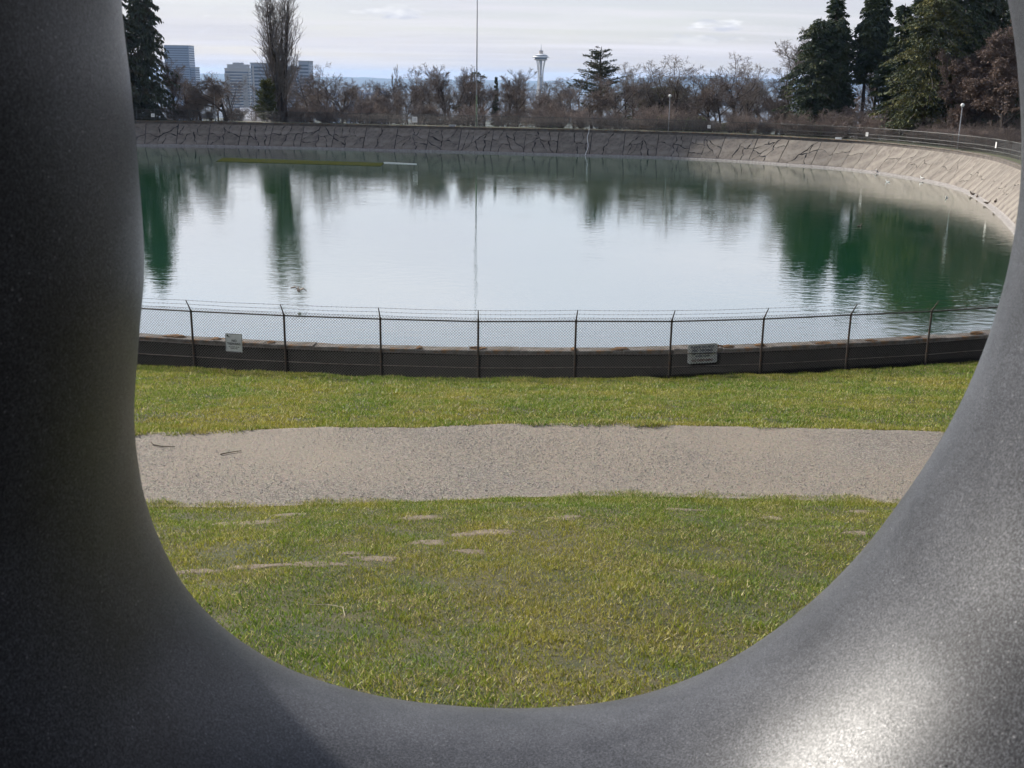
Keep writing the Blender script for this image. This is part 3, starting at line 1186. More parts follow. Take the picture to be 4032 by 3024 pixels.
# dead moss clumps along the near coping
mr = random.Random(4)
for s0 in near_joints:
    for _ in range(mr.choice((0, 0, 1, 1, 2))):
        s_ = s0 + mr.uniform(-0.3, 0.5)
        w_ = mr.uniform(0.08, 0.46)
        bmx = bmesh.new()
        bmesh.ops.create_icosphere(bmx, subdivisions=2, radius=1)
        for v in bmx.verts:
            k = 1 + 0.25 * math.sin(7 * v.co.x + s0) * math.sin(6 * v.co.y + 1) + mr.uniform(-0.12, 0.12)
            v.co = Vector((v.co.x * w_ * k, v.co.y * 0.16 * k, max(-0.02, v.co.z * 0.075 * k)))
        me = bpy.data.meshes.new('moss_clump')
        bmx.to_mesh(me)
        bmx.free()
        me.materials.append(M['moss'])
        p = lip(np.array([s_]))[0]
        tt, nn = lipn(np.array([s_]))
        q = p - nn[0] * mr.uniform(-0.05, 0.12)
        link('moss_clump', me, par, loc=(q[0], q[1], -8.505), rot=(0, 0, math.atan2(tt[0][1], tt[0][0])))

# ------------------------------------------------------------------ near chain link fence
FH = 1.93
posts = [(-1.09, float(yF(-1.09)))]
for sgn, cnt in ((1, 6), (-1, 5)):
    x = -1.09
    L = []
    for _ in range(cnt):
        y = float(yF(x))
        dx = 3.08 * sgn
        for _ in range(6):
            q = 3.08 / math.hypot(dx, float(yF(x + dx)) - y)
            dx *= q
        x += dx
        L.append((x, float(yF(x))))
    posts = (posts + L) if sgn > 0 else (L[::-1] + posts)
fence = empty('chain_link_fence', (posts[5][0], posts[5][1], -9.22))
tag(fence, 'rusty chain link fence topped with barbed wire at the near reservoir edge', 'fence')
FO = np.array(fence.location)


def link_mesh(w, h, zlo):
    pitch = 0.092
    mbv, mbf = [], []
    segs_ = []
    for sg in (1, -1):
        c = -h if sg > 0 else 0
        x0 = -h if sg > 0 else 0.0
        k = x0
        while k < w + (h if sg < 0 else 0):
            # line x = k + sg*z  , z in 0..h
            pts = []
            z0, z1 = 0.0, h
            if sg > 0:
                z0 = max(z0, -k)
                z1 = min(z1, w - k)
            else:
                z0 = max(z0, k - w)
                z1 = min(z1, k)
            if z1 - z0 > 0.02:
                segs_.append(((k + sg * z0, 0.003 * sg, z0 + zlo), (k + sg * z1, 0.003 * sg, z1 + zlo)))
            k += pitch
    P0 = np.array([s_[0] for s_ in segs_])
    P1 = np.array([s_[1] for s_ in segs_])
    return P0, P1


def prisms(P0, P1, r0, r1, sides=3):
    """vectorised prisms between P0 and P1 -> V,F"""
    n = len(P0)
    d = P1 - P0
    d = d / np.maximum(np.linalg.norm(d, axis=1, keepdims=True), 1e-9)
    ref = np.where(np.abs(d[:, 2:3]) > 0.9, np.array([[1.0, 0, 0]]), np.array([[0, 0, 1.0]]))
    a = np.cross(d, ref)
    a /= np.linalg.norm(a, axis=1, keepdims=True)
    b = np.cross(d, a)
    t = np.arange(sides) * 2 * math.pi / sides
    off = a[:, None] * np.cos(t)[None, :, None] + b[:, None] * np.sin(t)[None, :, None]
    r0 = np.broadcast_to(np.asarray(r0, float), (n,))
    r1 = np.broadcast_to(np.asarray(r1, float), (n,))
    V = np.concatenate([P0[:, None] + off * r0[:, None, None], P1[:, None] + off * r1[:, None, None]], 1)
    k = np.arange(sides)
    Fq = np.stack([k, (k + 1) % sides, (k + 1) % sides + sides, k + sides], -1)
    Fc = Fq[None] + (np.arange(n) * 2 * sides)[:, None, None]
    return V.reshape(-1, 3), Fc.reshape(-1, 4)


P0, P1 = link_mesh(3.08, FH + 0.03, 0.02)
V, Fc = prisms(P0, P1, 0.005, 0.005, 4)
link_me = mesh_np('chain_link_mesh', V, Fc, M['galv'])

for i, (x, y) in enumerate(posts):
    z = float(lawn_z(np.array([x]), np.array([y]))[0])
    mb = MB()
    mb.tube([(0, 0, -0.3), (0, 0, 1.93)], 0.034, 10)
    mb.tube([(0, 0, 1.86), (0, 0, 1.90)], 0.045, 10)
    mb.tube([(0, 0, 0.80), (0, 0, 0.84)], 0.041, 10)
    mb.build('post', M['post'], fence, loc=(x - FO[0], y - FO[1], z - FO[2]))
    dx = -2 * 0.0097 * (x + 2) * -1
    nx, ny = 2 * 0.0097 * (x + 2), -1.0      # outward (towards the lawn)
    l = math.hypot(nx, ny)
    nx, ny = nx / l, ny / l
    mb = MB()
    mb.tube([(0, 0, 1.90), (nx * 0.30, ny * 0.30, 2.30)], [0.026, 0.016], 6)
    mb.build('barb_arm', M['post'], fence, loc=(x - FO[0], y - FO[1], z - FO[2]))
    if i < len(posts) - 1:
        x2, y2 = posts[i + 1]
        z2 = float(lawn_z(np.array([x2]), np.array([y2]))[0])
        ang = math.atan2(y2 - y, x2 - x)
        wdt = math.hypot(x2 - x, y2 - y)
        ry = -math.atan2(z2 - z, wdt)
        link('chain_link_mesh', link_me, fence, loc=(x - FO[0] + 0.03 * math.sin(ang), y - FO[1] - 0.03, z - FO[2]), rot=(0, ry, ang), scale=(wdt / 3.08, 1, 1))
        for hh, rr_, nm in ((1.88, 0.024, 'top_rail'), (0.81, 0.012, 'middle_rail'), (0.38, 0.012, 'lower_rail')):
            mb = MB()
            sag = 0.0 if nm == 'top_rail' else mr.uniform(-0.02, 0.01)
            mb.tube([(x, y, z + hh), ((x + x2) / 2, (y + y2) / 2, (z + z2) / 2 + hh + sag), (x2, y2, z2 + hh)], rr_, 8)
            mb.v = [(q[0] - FO[0], q[1] - FO[1], q[2] - FO[2]) for q in mb.v]
            mb.build(nm, M['rail'], fence)
for k, (fr_, hh) in enumerate(((1.0, 2.30), (0.62, 2.15), (0.26, 2.01))):
    mb = MB()
    pts = []
    for i, (x, y) in enumerate(posts):
        z = float(lawn_z(np.array([x]), np.array([y]))[0])
        nx, ny = 2 * 0.0097 * (x + 2), -1.0
        l = math.hypot(nx, ny)
        pts.append(Vector((x + nx / l * 0.30 * fr_ - FO[0], y + ny / l * 0.30 * fr_ - FO[1], z + hh - FO[2])))
    full = []
    for a0, b0 in zip(pts[:-1], pts[1:]):
        for j in range(10):
            q = a0.lerp(b0, j / 10)
            q.z -= 0.10 * (j / 10) * (1 - j / 10) * mr.uniform(0.5, 0.9)
            full.append(q)
    full.append(pts[-1])
    mb.tube(full, 0.0042, 4, False)
    tot = sum((b0 - a0).length for a0, b0 in zip(full[:-1], full[1:]))
    for a0, b0 in zip(full[:-1], full[1:]):
        for f_ in (0.25, 0.75):
            q = a0.lerp(b0, f_)
            s_ = Vector((mr.uniform(-.012, .012), mr.uniform(-.012, .012), 0.026))
            mb.tube([q - s_, q + s_], 0.004, 3, False)
    mb.build('barbed_wire', M['post'], fence)


def text_mesh(body, size, m):
    cu = bpy.data.curves.new('txt', 'FONT')
    cu.body = body
    cu.size = size
    cu.align_x = 'CENTER'
    cu.align_y = 'CENTER'
    cu.offset = size * 0.028
    o = bpy.data.objects.new('txt', cu)
    COL.objects.link(o)
    dg = bpy.context.evaluated_depsgraph_get()
    me = bpy.data.meshes.new_from_object(o.evaluated_get(dg))
    bpy.data.objects.remove(o)
    me.materials.clear()
    me.materials.append(m)
    return me


def sign(name, label, cx, cy, Y, w, h, tilt, lines, border=None, round_=0.03):
    p = at_y(cx, cy, Y)
    root = empty(name, p)
    root.rotation_euler = (0, tilt, math.atan(2 * 0.0097 * (p[0] + 2)))
    tag(root, label, 'sign')
    pts = []
    for (sx, sz) in ((1, 1), (-1, 1), (-1, -1), (1, -1)):
        a0 = math.atan2(sz, sx) - math.pi / 4
        for k in range(5):
            a = a0 + k * math.pi / 8
            pts.append((sx * (w / 2 - round_) + round_ * math.cos(a), sz * (h / 2 - round_) + round_ * math.sin(a)))
    k = len(pts)
    V = [(x, -0.002, z) for x, z in pts] + [(x, 0.002, z) for x, z in pts]
    mb = MB()
    mb.add(V, [list(range(k)), list(range(2 * k - 1, k - 1, -1))] + [[i, (i + 1) % k, (i + 1) % k + k, i + k] for i in range(k)])
    mb.build('plate', M['signplate'], root)
    if border:
        mb = MB()
        bw = 0.012
        for (x, z, sx, sz) in ((0, h / 2 - 0.012, w - 0.02, bw), (0, -h / 2 + 0.012, w - 0.02, bw), (-w / 2 + 0.012, 0, bw, h - 0.05), (w / 2 - 0.012, 0, bw, h - 0.05)):
            mb.box((x, -0.0035, z), (sx, 0.002, sz))
        mb.build('border', M['black'], root)
    for (txt, size, x, z, m, squeeze) in lines:
        me = text_mesh(txt, size, M[m])
        link('lettering', me, root, loc=(x, -0.006, z), rot=(math.pi / 2, 0, 0), scale=(squeeze, 1, 1))
    return root


s1 = sign('warning_sign', 'small square NO TRESPASSING sign on the near fence', 921, 1350, 33.36, 0.56, 0.60, 0.02,
          [('NO', 0.105, 0.01, 0.065, 'black', 1.0), ('TRESPASSING', 0.10, 0.0, -0.035, 'black', 0.74), ('VIOLATORS WILL BE', 0.043, 0, -0.135, 'black', 0.9),
           ('PROSECUTED', 0.043, 0, -0.185, 'black', 0.9)], border=True, round_=0.03)
mb = MB()
mb.tube([(-0.205, -0.004, 0.225), (-0.205, -0.0065, 0.225)], 0.030, 12)
mb.box((-0.165, -0.005, 0.19), (0.05, 0.003, 0.03))
mb.build('emblem', M['black'], s1)
s2 = sign('notice_sign', 'wide PLEASE DO NOT notice with blue and red lettering on the near fence', 2766, 1392, 33.82, 0.99, 0.64, -0.035,
          [('PLEASE DO NOT', 0.108, 0, 0.215, 'blue', 0.98), ('FEED THE BIRDS', 0.10, 0, 0.105, 'blue', 0.95), ('KEEP YOUR DRINKING', 0.075, 0, 0.0, 'blue', 0.92),
           ('WATER CLEAN', 0.075, 0, -0.082, 'blue', 0.95), ('NO TRESPASSING', 0.098, 0, -0.225, 'red', 0.92)], round_=0.06)
mb = MB()
for x, z in ((-0.40, 0.02), (0.40, 0.02)):
    mb = MB()
    mb.tube([(x, -0.004, z), (x, -0.009, z)], 0.014, 8)
    mb.build('bolt', M['black'], s2)
pass

# ------------------------------------------------------------------ far fence along the rim
s_far = np.arange(S0 - 4, S1 + 5, 3.05)
tf, nf = lipn(s_far)
pf_ = lip(s_far) - nf * 1.7
farf = empty('rim_fence', (pf_[0][0], pf_[0][1], -8.55))
tag(farf, 'grey railed chain link fence along the far rim below the trees', 'fence')
FO2 = np.array(farf.location)
mb = MB()
mb.tube([(0, 0, -0.2), (0, 0, 1.95)], 0.038, 6)
mb.tube([(0, 0, 1.93), (0.12, 0, 2.25)], 0.025, 5)
postme = mb.mesh('post', M['farfence'])
for i in range(len(s_far)):
    a = math.atan2(nf[i][1], nf[i][0])
    link('post', postme, farf, loc=(pf_[i][0] - FO2[0], pf_[i][1] - FO2[1], 0), rot=(0, 0, a + math.pi))
    if i < len(s_far) - 1:
        d = pf_[i + 1] - pf_[i]
        ang = math.atan2(d[1], d[0])
        L = np.linalg.norm(d)
        link('chain_link_mesh', link_me, farf, loc=(pf_[i][0] - FO2[0], pf_[i][1] - FO2[1], 0), rot=(0, 0, ang), scale=(L / 3.08, 1, 1))
for hh, rr_, nm in ((1.93, 0.036, 'top_rail'), (0.95, 0.030, 'middle_rail'), (0.42, 0.030, 'lower_rail')):
    mb = MB()
    mb.tube([(q[0] - FO2[0], q[1] - FO2[1], hh) for q in pf_], rr_, 6)
    mb.build(nm, M['farfence'], farf)


def rim_near(px_x, z, off):
    """point behind the far rim (off metres outward) that the photo shows at column px_x"""
    s = np.arange(S0 - 4, S1 + 4, 0.1)
    _, nn = lipn(s)
    q = lip(s) - nn * off
    c = proj(np.c_[q, np.full(len(q), z)])
    i = np.argmin(np.abs(c[:, 0] - px_x))
    return q[i], nn[i], s[i]


for (px, py, w, h, lab) in ((601, 454, 0.62, 0.62, 'small white notice on the far fence below the left conifers'),
                            (1634, 471, 0.95, 1.0, 'large pale grey notice on the far fence left of the flagpole'),
                            (2792, 499, 0.55, 0.55, 'small pale notice beside the dark green bushes on the far fence'),
                            (3413, 529, 0.50, 0.60, 'small grey notice on the right rim fence below the conifers'),
                            (3921, 571, 0.42, 0.75, 'narrow white notice on the rim fence right of the lamp post')):
    q, nn, s_ = rim_near(px, -7.5, 1.62)
    p = at_y(px, py, q[1])
    root = empty('small_sign', (q[0], q[1], p[2]), math.atan2(-nn[0], nn[1]) + math.pi)
    tag(root, lab, 'sign')
    mb = MB()
    mb.box((0, 0, 0), (w, 0.01, h))
    mb.build('plate', M['signwhite'], root)
    mb = MB()
    for k in range(3):
        mb.box((0, -0.008, h * (0.22 - 0.2 * k)), (w * 0.6, 0.004, h * 0.06))
    mb.build('print', M['greypaint'], root)
for (px, lab, m, w) in ((3302, 'white plaque lying on the rim coping under the conifers', 'whitepaint', 1.0), (1780, 'grey utility box on the far rim beside the flagpole', 'greypaint', 1.1)):
    q, nn, s_ = rim_near(px, -8.4, 0.0)
    mb = MB()
    mb.box((0, 0, 0.13), (w, 0.30, 0.25))
    mb.box((0, 0, 0.27), (w * 1.06, 0.36, 0.03))
    o = mb.build('rim_box', M[m], loc=(q[0], q[1], -8.5), rot=(0, 0, math.atan2(-nn[0], nn[1])))
    tag(o, lab, 'box')

# lamp posts with globes
for (px, pyt, lab) in ((847, 332, 'globe lamp post behind the far rim near the poplar'), (2633, 376, 'globe lamp post among bare trees at the far rim centre right'),
                       (3774, 412, 'tall globe lamp post on the right rim by the big cedar')):
    q, nn, s_ = rim_near(px, -7.0, 2.2 if px > 3000 else 3.2)
    p = at_y(px, pyt, q[1])
    H = p[2] + 8.55
    root = empty('lamp_post', (q[0], q[1], -8.6))
    tag(root, lab, 'lamp')
    mb = MB()
    mb.tube([(0, 0, 0), (0, 0, 0.5), (0, 0, 0.55), (0, 0, H - 0.25)], [0.11, 0.10, 0.075, 0.055], 10)
    mb.build('pole', M['greypaint'], root)
    mb = MB()
    mb.lathe([(0.09, -0.34), (0.16, -0.30), (0.13, -0.24)], 12, (0, 0, H))
    mb.build('collar', M['polegrey'], root)
    mb = MB()
    mb.lathe([(0.02, -0.247)] + [(0.25 * math.sin(k * math.pi / 9), -0.25 * math.cos(k * math.pi / 9)) for k in range(1, 9)] + [(0.02, 0.247)], 16, (0, 0, H))
    mb.build('globe', M['globe'], root, smooth=True)

# flagpole
q, nn, s_ = rim_near(1877, -8.5, 2.6)
root = empty('flagpole', (q[0], q[1], -8.6))
tag(root, 'very tall thin bare flagpole on the far rim', 'flagpole')
mb = MB()
mb.tube([(0, 0, 0), (0, 0, 5.6)], [0.16, 0.145], 10)
mb.build('lower_pole', M['polegreen'], root)
mb = MB()
mb.tube([(0, 0, 5.6), (0, 0, 14), (0, 0, 25.5)], [0.125, 0.10, 0.06], 10)
mb.build('upper_pole', M['polegrey'], root)
mb = MB()
mb.lathe([(0.01, -0.12), (0.1, -0.08), (0.13, 0), (0.1, 0.08), (0.01, 0.12)], 12, (0, 0, 25.6))
mb.build('finial', M['polegrey'], root)

# pale hose down the far bank
_, _, sh = rim_near(2320, -9.5, 0.0)
pts = [(*lip(np.array([sh]))[0], -8.46)]
tn, nn = lipn(np.array([sh]))
pts.append((*(lip(np.array([sh]))[0] + nn[0] * 0.30), -8.50))
pts += [tuple(bank(np.array([sh + 0.18 * math.sin(k * 0.9)]), np.array([k * (LS + 0.4) / 9]), 0.10)[0]) for k in range(10)]
mb = MB()
mb.tube(pts, 0.05, 6)
tag(mb.build('hose', M['whitepaint']), 'pale hose hanging down the far bank into the water', 'hose')

# surface slab for a sunlit submerged ledge, the light put into its colour
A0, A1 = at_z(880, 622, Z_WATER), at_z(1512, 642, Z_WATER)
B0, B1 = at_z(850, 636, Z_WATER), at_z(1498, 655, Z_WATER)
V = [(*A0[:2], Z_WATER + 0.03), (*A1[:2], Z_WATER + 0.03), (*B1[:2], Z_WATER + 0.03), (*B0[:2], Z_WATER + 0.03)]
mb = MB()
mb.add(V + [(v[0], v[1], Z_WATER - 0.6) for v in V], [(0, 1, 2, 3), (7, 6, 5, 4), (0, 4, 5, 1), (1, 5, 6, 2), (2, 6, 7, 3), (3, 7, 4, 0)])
tag(mb.build('lit_ledge_slab', M['slab']), 'long yellow green slab awash by the far left bank standing for a sunlit submerged ledge', 'slab')
P0_, P1_ = at_z(1512, 641, Z_WATER), at_z(1640, 647, Z_WATER)
mb = MB()
mb.tube([(*P0_[:2], Z_WATER + 0.05), (*((P0_ + P1_) / 2)[:2], Z_WATER + 0.04), (*P1_[:2], Z_WATER + 0.02)], 0.09, 6)
tag(mb.build('boom_line', M['whitepaint']), 'thin pale line floating from the end of the yellow green slab', 'rope')

# ------------------------------------------------------------------ birds
def bird_mesh(name, m, fly=False, up=0.0):
    bmx = bmesh.new()
    bmesh.ops.create_uvsphere(bmx, u_segments=12, v_segments=10, radius=1)
    for v in bmx.verts:                       # body, long axis x
        x, y, z = v.co
        r = 0.11 * (1 - 0.25 * x) * (1 if x < 0.7 else 0.9)
        v.co = Vector((x * 0.24, y * r * 0.95, z * r * 0.85 + (0.05 * max(0, -x) ** 2)))
    me = bpy.data.meshes.new(name)
    bmx.to_mesh(me)
    bmx.free()
    mb = MB()
    mb.v = [tuple(v.co) for v in me.vertices]
    mb.f = [list(p.vertices) for p in me.polygons]
    bpy.data.meshes.remove(me)
    if fly:
        mb.tube([(0.16, 0, 0.02), (0.30, 0, 0.05), (0.37, 0, 0.055), (0.43, 0, 0.045)], [0.07, 0.045, 0.045, 0.012], 8)
    else:
        mb.tube([(0.15, 0, 0.04), (0.21, 0, 0.13), (0.24, 0, 0.20), (0.28, 0, 0.21), (0.36, 0, 0.195)], [0.065, 0.045, 0.05, 0.045, 0.012], 8)
    mb.tube([(-0.18, 0, 0.03), (-0.28, 0, 0.05), (-0.36, 0, 0.07)], [0.07, 0.05, 0.02], 6)
    if fly:
        for s_ in (1, -1):
            rt = 0.08 * s_
            V = [(0.12, rt, 0.04), (-0.10, rt, 0.03), (0.13, 0.24 * s_, 0.16), (-0.10, 0.24 * s_, 0.14), (0.03, 0.50 * s_, 0.05 if s_ > 0 else 0.02), (-0.06, 0.46 * s_, 0.04)]
            V2 = [(x, y, z + 0.015) for x, y, z in V]
            mb.add(V + V2, [(0, 1, 3, 2), (2, 3, 5, 4), (6, 8, 9, 7), (8, 10, 11, 9), (0, 2, 8, 6), (2, 4, 10, 8), (1, 7, 9, 3), (3, 9, 11, 5), (4, 5, 11, 10), (0, 6, 7, 1)])
    else:
        for s_ in (1, -1):
            mb.tube([(0.05, 0.05 * s_, -0.06), (0.05, 0.05 * s_, -0.16)], 0.012, 5)
            mb.box((0.075, 0.05 * s_, -0.155), (0.07, 0.05, 0.012))
    return mb.mesh(name, m, True)


duckme, gullme, flyme = bird_mesh('duck', M['duck']), bird_mesh('gull', M['gull']), bird_mesh('flying_duck', M['duck'], True)
o = link('flying_bird', flyme, loc=at_y(1176, 1143, 62.0), rot=(0.25, -0.15, 1.9))
tag(o, 'dark bird flying low over the water with wings spread', 'bird')
gs = np.arange(S0, S1 + 5, 0.25)
gt = np.arange(0, LS, 0.12)
GS, GT = np.meshgrid(gs, gt)
GP = bank(GS.ravel(), GT.ravel(), 0.0)
GPX = proj(GP)
for k, (px, py, lab) in enumerate(((3814, 791, 'brown duck highest of the cluster low on the right bank'), (3811, 806, 'brown duck at the ledge end of the right bank cluster'),
                                   (3830, 804, 'brown duck rightmost of the cluster low on the right bank'), (3864, 837, 'lone brown duck just below the cluster on the right bank'),
                                   (3919, 797, 'lone brown duck highest up on the right bank'))):
    i = np.argmin(np.hypot(GPX[:, 0] - px, GPX[:, 1] - py))
    o = link('duck', duckme, loc=GP[i] + np.array([0, 0, 0.16]), rot=(0, 0, 2.0 + 1.3 * k), scale=(1.15,) * 3)
    tag(o, lab, 'duck', 'ducks resting on the right bank')
for k, (px, py, me, lab, c) in enumerate(((3384, 891, duckme, 'dark duck swimming in the dark green reflection of the conifers', 'duck'),
                                          (3495, 716, gullme, 'white gull floating near the right end of the far bank', 'gull'),
                                          (3727, 779, gullme, 'white gull floating close to the corner of the right bank', 'gull'))):
    p = at_z(px, py, Z_WATER + 0.03)
    o = link(c, me, loc=(p[0], p[1], Z_WATER + 0.04), rot=(0, 0, 0.6 + 1.7 * k))
    tag(o, lab, c)
for k, (px, py, lab) in enumerate(((3445, 688, 'white gull standing on the waterline ledge, left one'), (3628, 717, 'white gull standing on the waterline ledge, right one'))):
    i = np.argmin(np.hypot(GPX[:, 0] - px, GPX[:, 1] - py))
    tag(link('gull', gullme, loc=GP[i] + np.array([0, 0, 0.30]), rot=(0, 0, 1.0 + k)), lab, 'gull')

# sticks on the path, dry stem on the grass
def stick(name, pix, rad, m, lab, cat):
    P = [lawn_hit(x, y) for x, y in pix]
    mb = MB()
    n_ = len(P)
    mb.tube([(p_[0], p_[1], float(lawn_z(np.array([p_[0]]), np.array([p_[1]]))[0]) + 0.02 + rad) for p_ in P], [rad * (1 - 0.6 * i_ / n_) for i_ in range(n_)], 6)
    tag(mb.build(name, m), lab, cat)


stick('fallen_stick', [(596, 1749), (606, 1758), (640, 1765), (690, 1765)], 0.012, M['twigdead'], 'curved dead stick on the left end of the path', 'stick')
stick('fallen_stick', [(868, 1796), (900, 1789), (950, 1782)], 0.011, M['twigdead'], 'straight dead stick lying right of the curved one', 'stick')
stick('dry_stem', [(1210, 2392), (1290, 2390), (1350, 2400), (1358, 2435)], 0.004, M['straw'], 'pale dry bent stem lying on the near grass', 'stem')

# ------------------------------------------------------------------ trees
def grow(rg, P, D, L, R, K, wander, trop, rend):
    n = len(P)
    pts = [P]
    rad = [R]
    d = D
    for k in range(K):
        d = d + rg.normal(0, wander, (n, 3)) + np.array([0, 0, trop])
        d = d / np.linalg.norm(d, axis=1, keepdims=True)
        pts.append(pts[-1] + d * (L / K)[:, None])
        rad.append(R * (1 - (1 - rend) * (k + 1) / K))
    return np.stack(pts, 1), np.stack(rad, 1)


def kids(rg, pts, rad, L, m, f0, ang, angj, ratio, rratio, taper=0.5, f1=1.0):
    n, K1, _ = pts.shape
    K = K1 - 1
    f = (np.arange(m)[None] + rg.uniform(0, 1, (n, m))) / m
    f = f0 + (f1 - f0) * f
    x = np.clip(f * K, 0, K - 1e-4)
    i = x.astype(int)
    fr = (x - i)[..., None]
    idx = np.arange(n)[:, None]
    P = pts[idx, i] * (1 - fr) + pts[idx, i + 1] * fr
    d = pts[idx, i + 1] - pts[idx, i]
    d /= np.maximum(np.linalg.norm(d, axis=-1, keepdims=True), 1e-9)
    r = rad[idx, i] * (1 - fr[..., 0]) + rad[idx, i + 1] * fr[..., 0]
    q = rg.normal(0, 1, (n, m, 3))
    q -= (q * d).sum(-1, keepdims=True) * d
    q /= np.maximum(np.linalg.norm(q, axis=-1, keepdims=True), 1e-9)
    a = (ang + rg.normal(0, angj, (n, m)))[..., None]
    D = d * np.cos(a) + q * np.sin(a)
    LL = L[:, None] * ratio * (1 - taper * f) * rg.uniform(0.7, 1.25, (n, m))
    return P.reshape(-1, 3), D.reshape(-1, 3), LL.ravel(), np.minimum(r * rratio, 9).ravel()


def segs_of(pts, rad):
    P0 = pts[:, :-1].reshape(-1, 3)
    P1 = pts[:, 1:].reshape(-1, 3)
    return P0, P1, rad[:, :-1].ravel(), rad[:, 1:].ravel()


def tree_mesh(name, levels, ntrunk, mtrunk, mcrown, minr, extra=None):
    out_ = []
    for (lo_, hi_, nm, m, sides) in ((0, ntrunk, 'trunk', mtrunk, 6), (ntrunk, len(levels), 'crown', mcrown, 3)):
        VV, FF = [], []
        b0 = 0
        for pts, rad in levels[lo_:hi_]:
            P0, P1, r0, r1 = segs_of(pts, rad)
            V, Fc = prisms(P0, P1, np.maximum(r0, minr), np.maximum(r1, minr * 0.8), sides)
            VV.append(V)
            FF.append(Fc + b0)
            b0 += len(V)
        V, Fc = np.concatenate(VV), np.concatenate(FF)
        if nm == 'crown' and extra is not None:
            Fc = np.concatenate([Fc, extra[1] + len(V)])
            V = np.concatenate([V, extra[0]])
        out_.append(mesh_np(nm, V, Fc, m, False))
    return out_


def gen_bare(seed, H=10.0, trunk=0.28, r=0.17, nb=7, ang=0.75, spread=0.45, trop=0.10, wander=0.16, n2=7, n3=7, n4=6, minr=0.013, mcrown='twig', l1=0.52, mtr='bark', leaves=0):
    rg = np.random.default_rng(seed)
    P = np.zeros((1, 3))
    D = np.array([[rg.normal(0, 0.06), rg.normal(0, 0.06), 1.0]])
    lv = []
    pts, rad = grow(rg, P, D, np.array([H * 0.62]), np.array([r]), 6, 0.09, 0.08, 0.35)
    lv.append((pts, rad))
    c = kids(rg, pts, rad, np.array([H]), nb, trunk / 0.62, ang, 0.18, l1, 0.62, 0.35)
    p1, r1 = grow(rg, *c, 5, wander, trop, 0.4)
    lv.append((p1, r1))
    c = kids(rg, p1, r1, c[2], n2, 0.2, 0.75, 0.2, 0.55, 0.6, 0.4)
    p2, r2 = grow(rg, *c, 4, wander * 1.2, trop, 0.45)
    lv.append((p2, r2))
    c = kids(rg, p2, r2, c[2], n3, 0.15, 0.7, 0.25, 0.6, 0.6, 0.35)
    p3, r3 = grow(rg, *c, 3, wander * 1.4, trop * 0.7, 0.5)
    lv.append((p3, r3))
    c = kids(rg, p3, r3, c[2], n4, 0.1, 0.7, 0.3, 0.6, 0.6, 0.3)
    p4, r4 = grow(rg, *c, 2, wander * 1.4, trop * 0.4, 0.6)
    lv.append((p4, r4))
    ex = None
    if leaves:
        q = p4.reshape(-1, 3)
        q = q[rg.integers(0, len(q), leaves)] + rg.normal(0, 0.12, (leaves, 3))
        a1 = rg.normal(0, 0.06, (leaves, 3))
        a2 = rg.normal(0, 0.06, (leaves, 3))
        V = np.stack([q - a1, q - a2, q + a1, q + a2], 1).reshape(-1, 3)
        ex = (V, np.arange(len(V)).reshape(-1, 4))
    return tree_mesh('bare', lv, 2, M[mtr], M[mcrown], minr, ex), float(max(p4[..., 2].max(), p3[..., 2].max()))


def gen_poplar(seed, H=28.0, nt=4, n1=17, width=0.16, minr=0.03, l1=0.30):
    rg = np.random.default_rng(seed)
    a = np.arange(nt) * 2 * math.pi / nt + rg.uniform(0, 1)
    P = np.stack([0.5 * np.cos(a), 0.5 * np.sin(a), np.zeros(nt)], -1)
    D = np.stack([width * 0.45 * np.cos(a), width * 0.45 * np.sin(a), np.ones(nt)], -1)
    D /= np.linalg.norm(D, axis=1, keepdims=True)
    L = H * rg.uniform(0.82, 1.0, nt)
    lv = []
    pts, rad = grow(rg, P, D, L, np.full(nt, H * 0.0155), 10, 0.014, 0.03, 0.12)
    lv.append((pts, rad))
    c = kids(rg, pts, rad, L, n1, 0.08, 0.42, 0.10, l1, 0.45, 0.5)
    p1, r1 = grow(rg, *c, 6, 0.05, 0.28, 0.3)
    lv.append((p1, r1))
    c = kids(rg, p1, r1, c[2], 8, 0.2, 0.5, 0.12, 0.5, 0.55, 0.45)
    p2, r2 = grow(rg, *c, 4, 0.07, 0.16, 0.4)
    lv.append((p2, r2))
    c = kids(rg, p2, r2, c[2], 4, 0.15, 0.45, 0.15, 0.55, 0.6, 0.3)
    p3, r3 = grow(rg, *c, 2, 0.10, 0.12, 0.5)
    lv.append((p3, r3))
    return tree_mesh('poplar', lv, 1, M['bark'], M['twigpale'], minr), float(p3[..., 2].max())


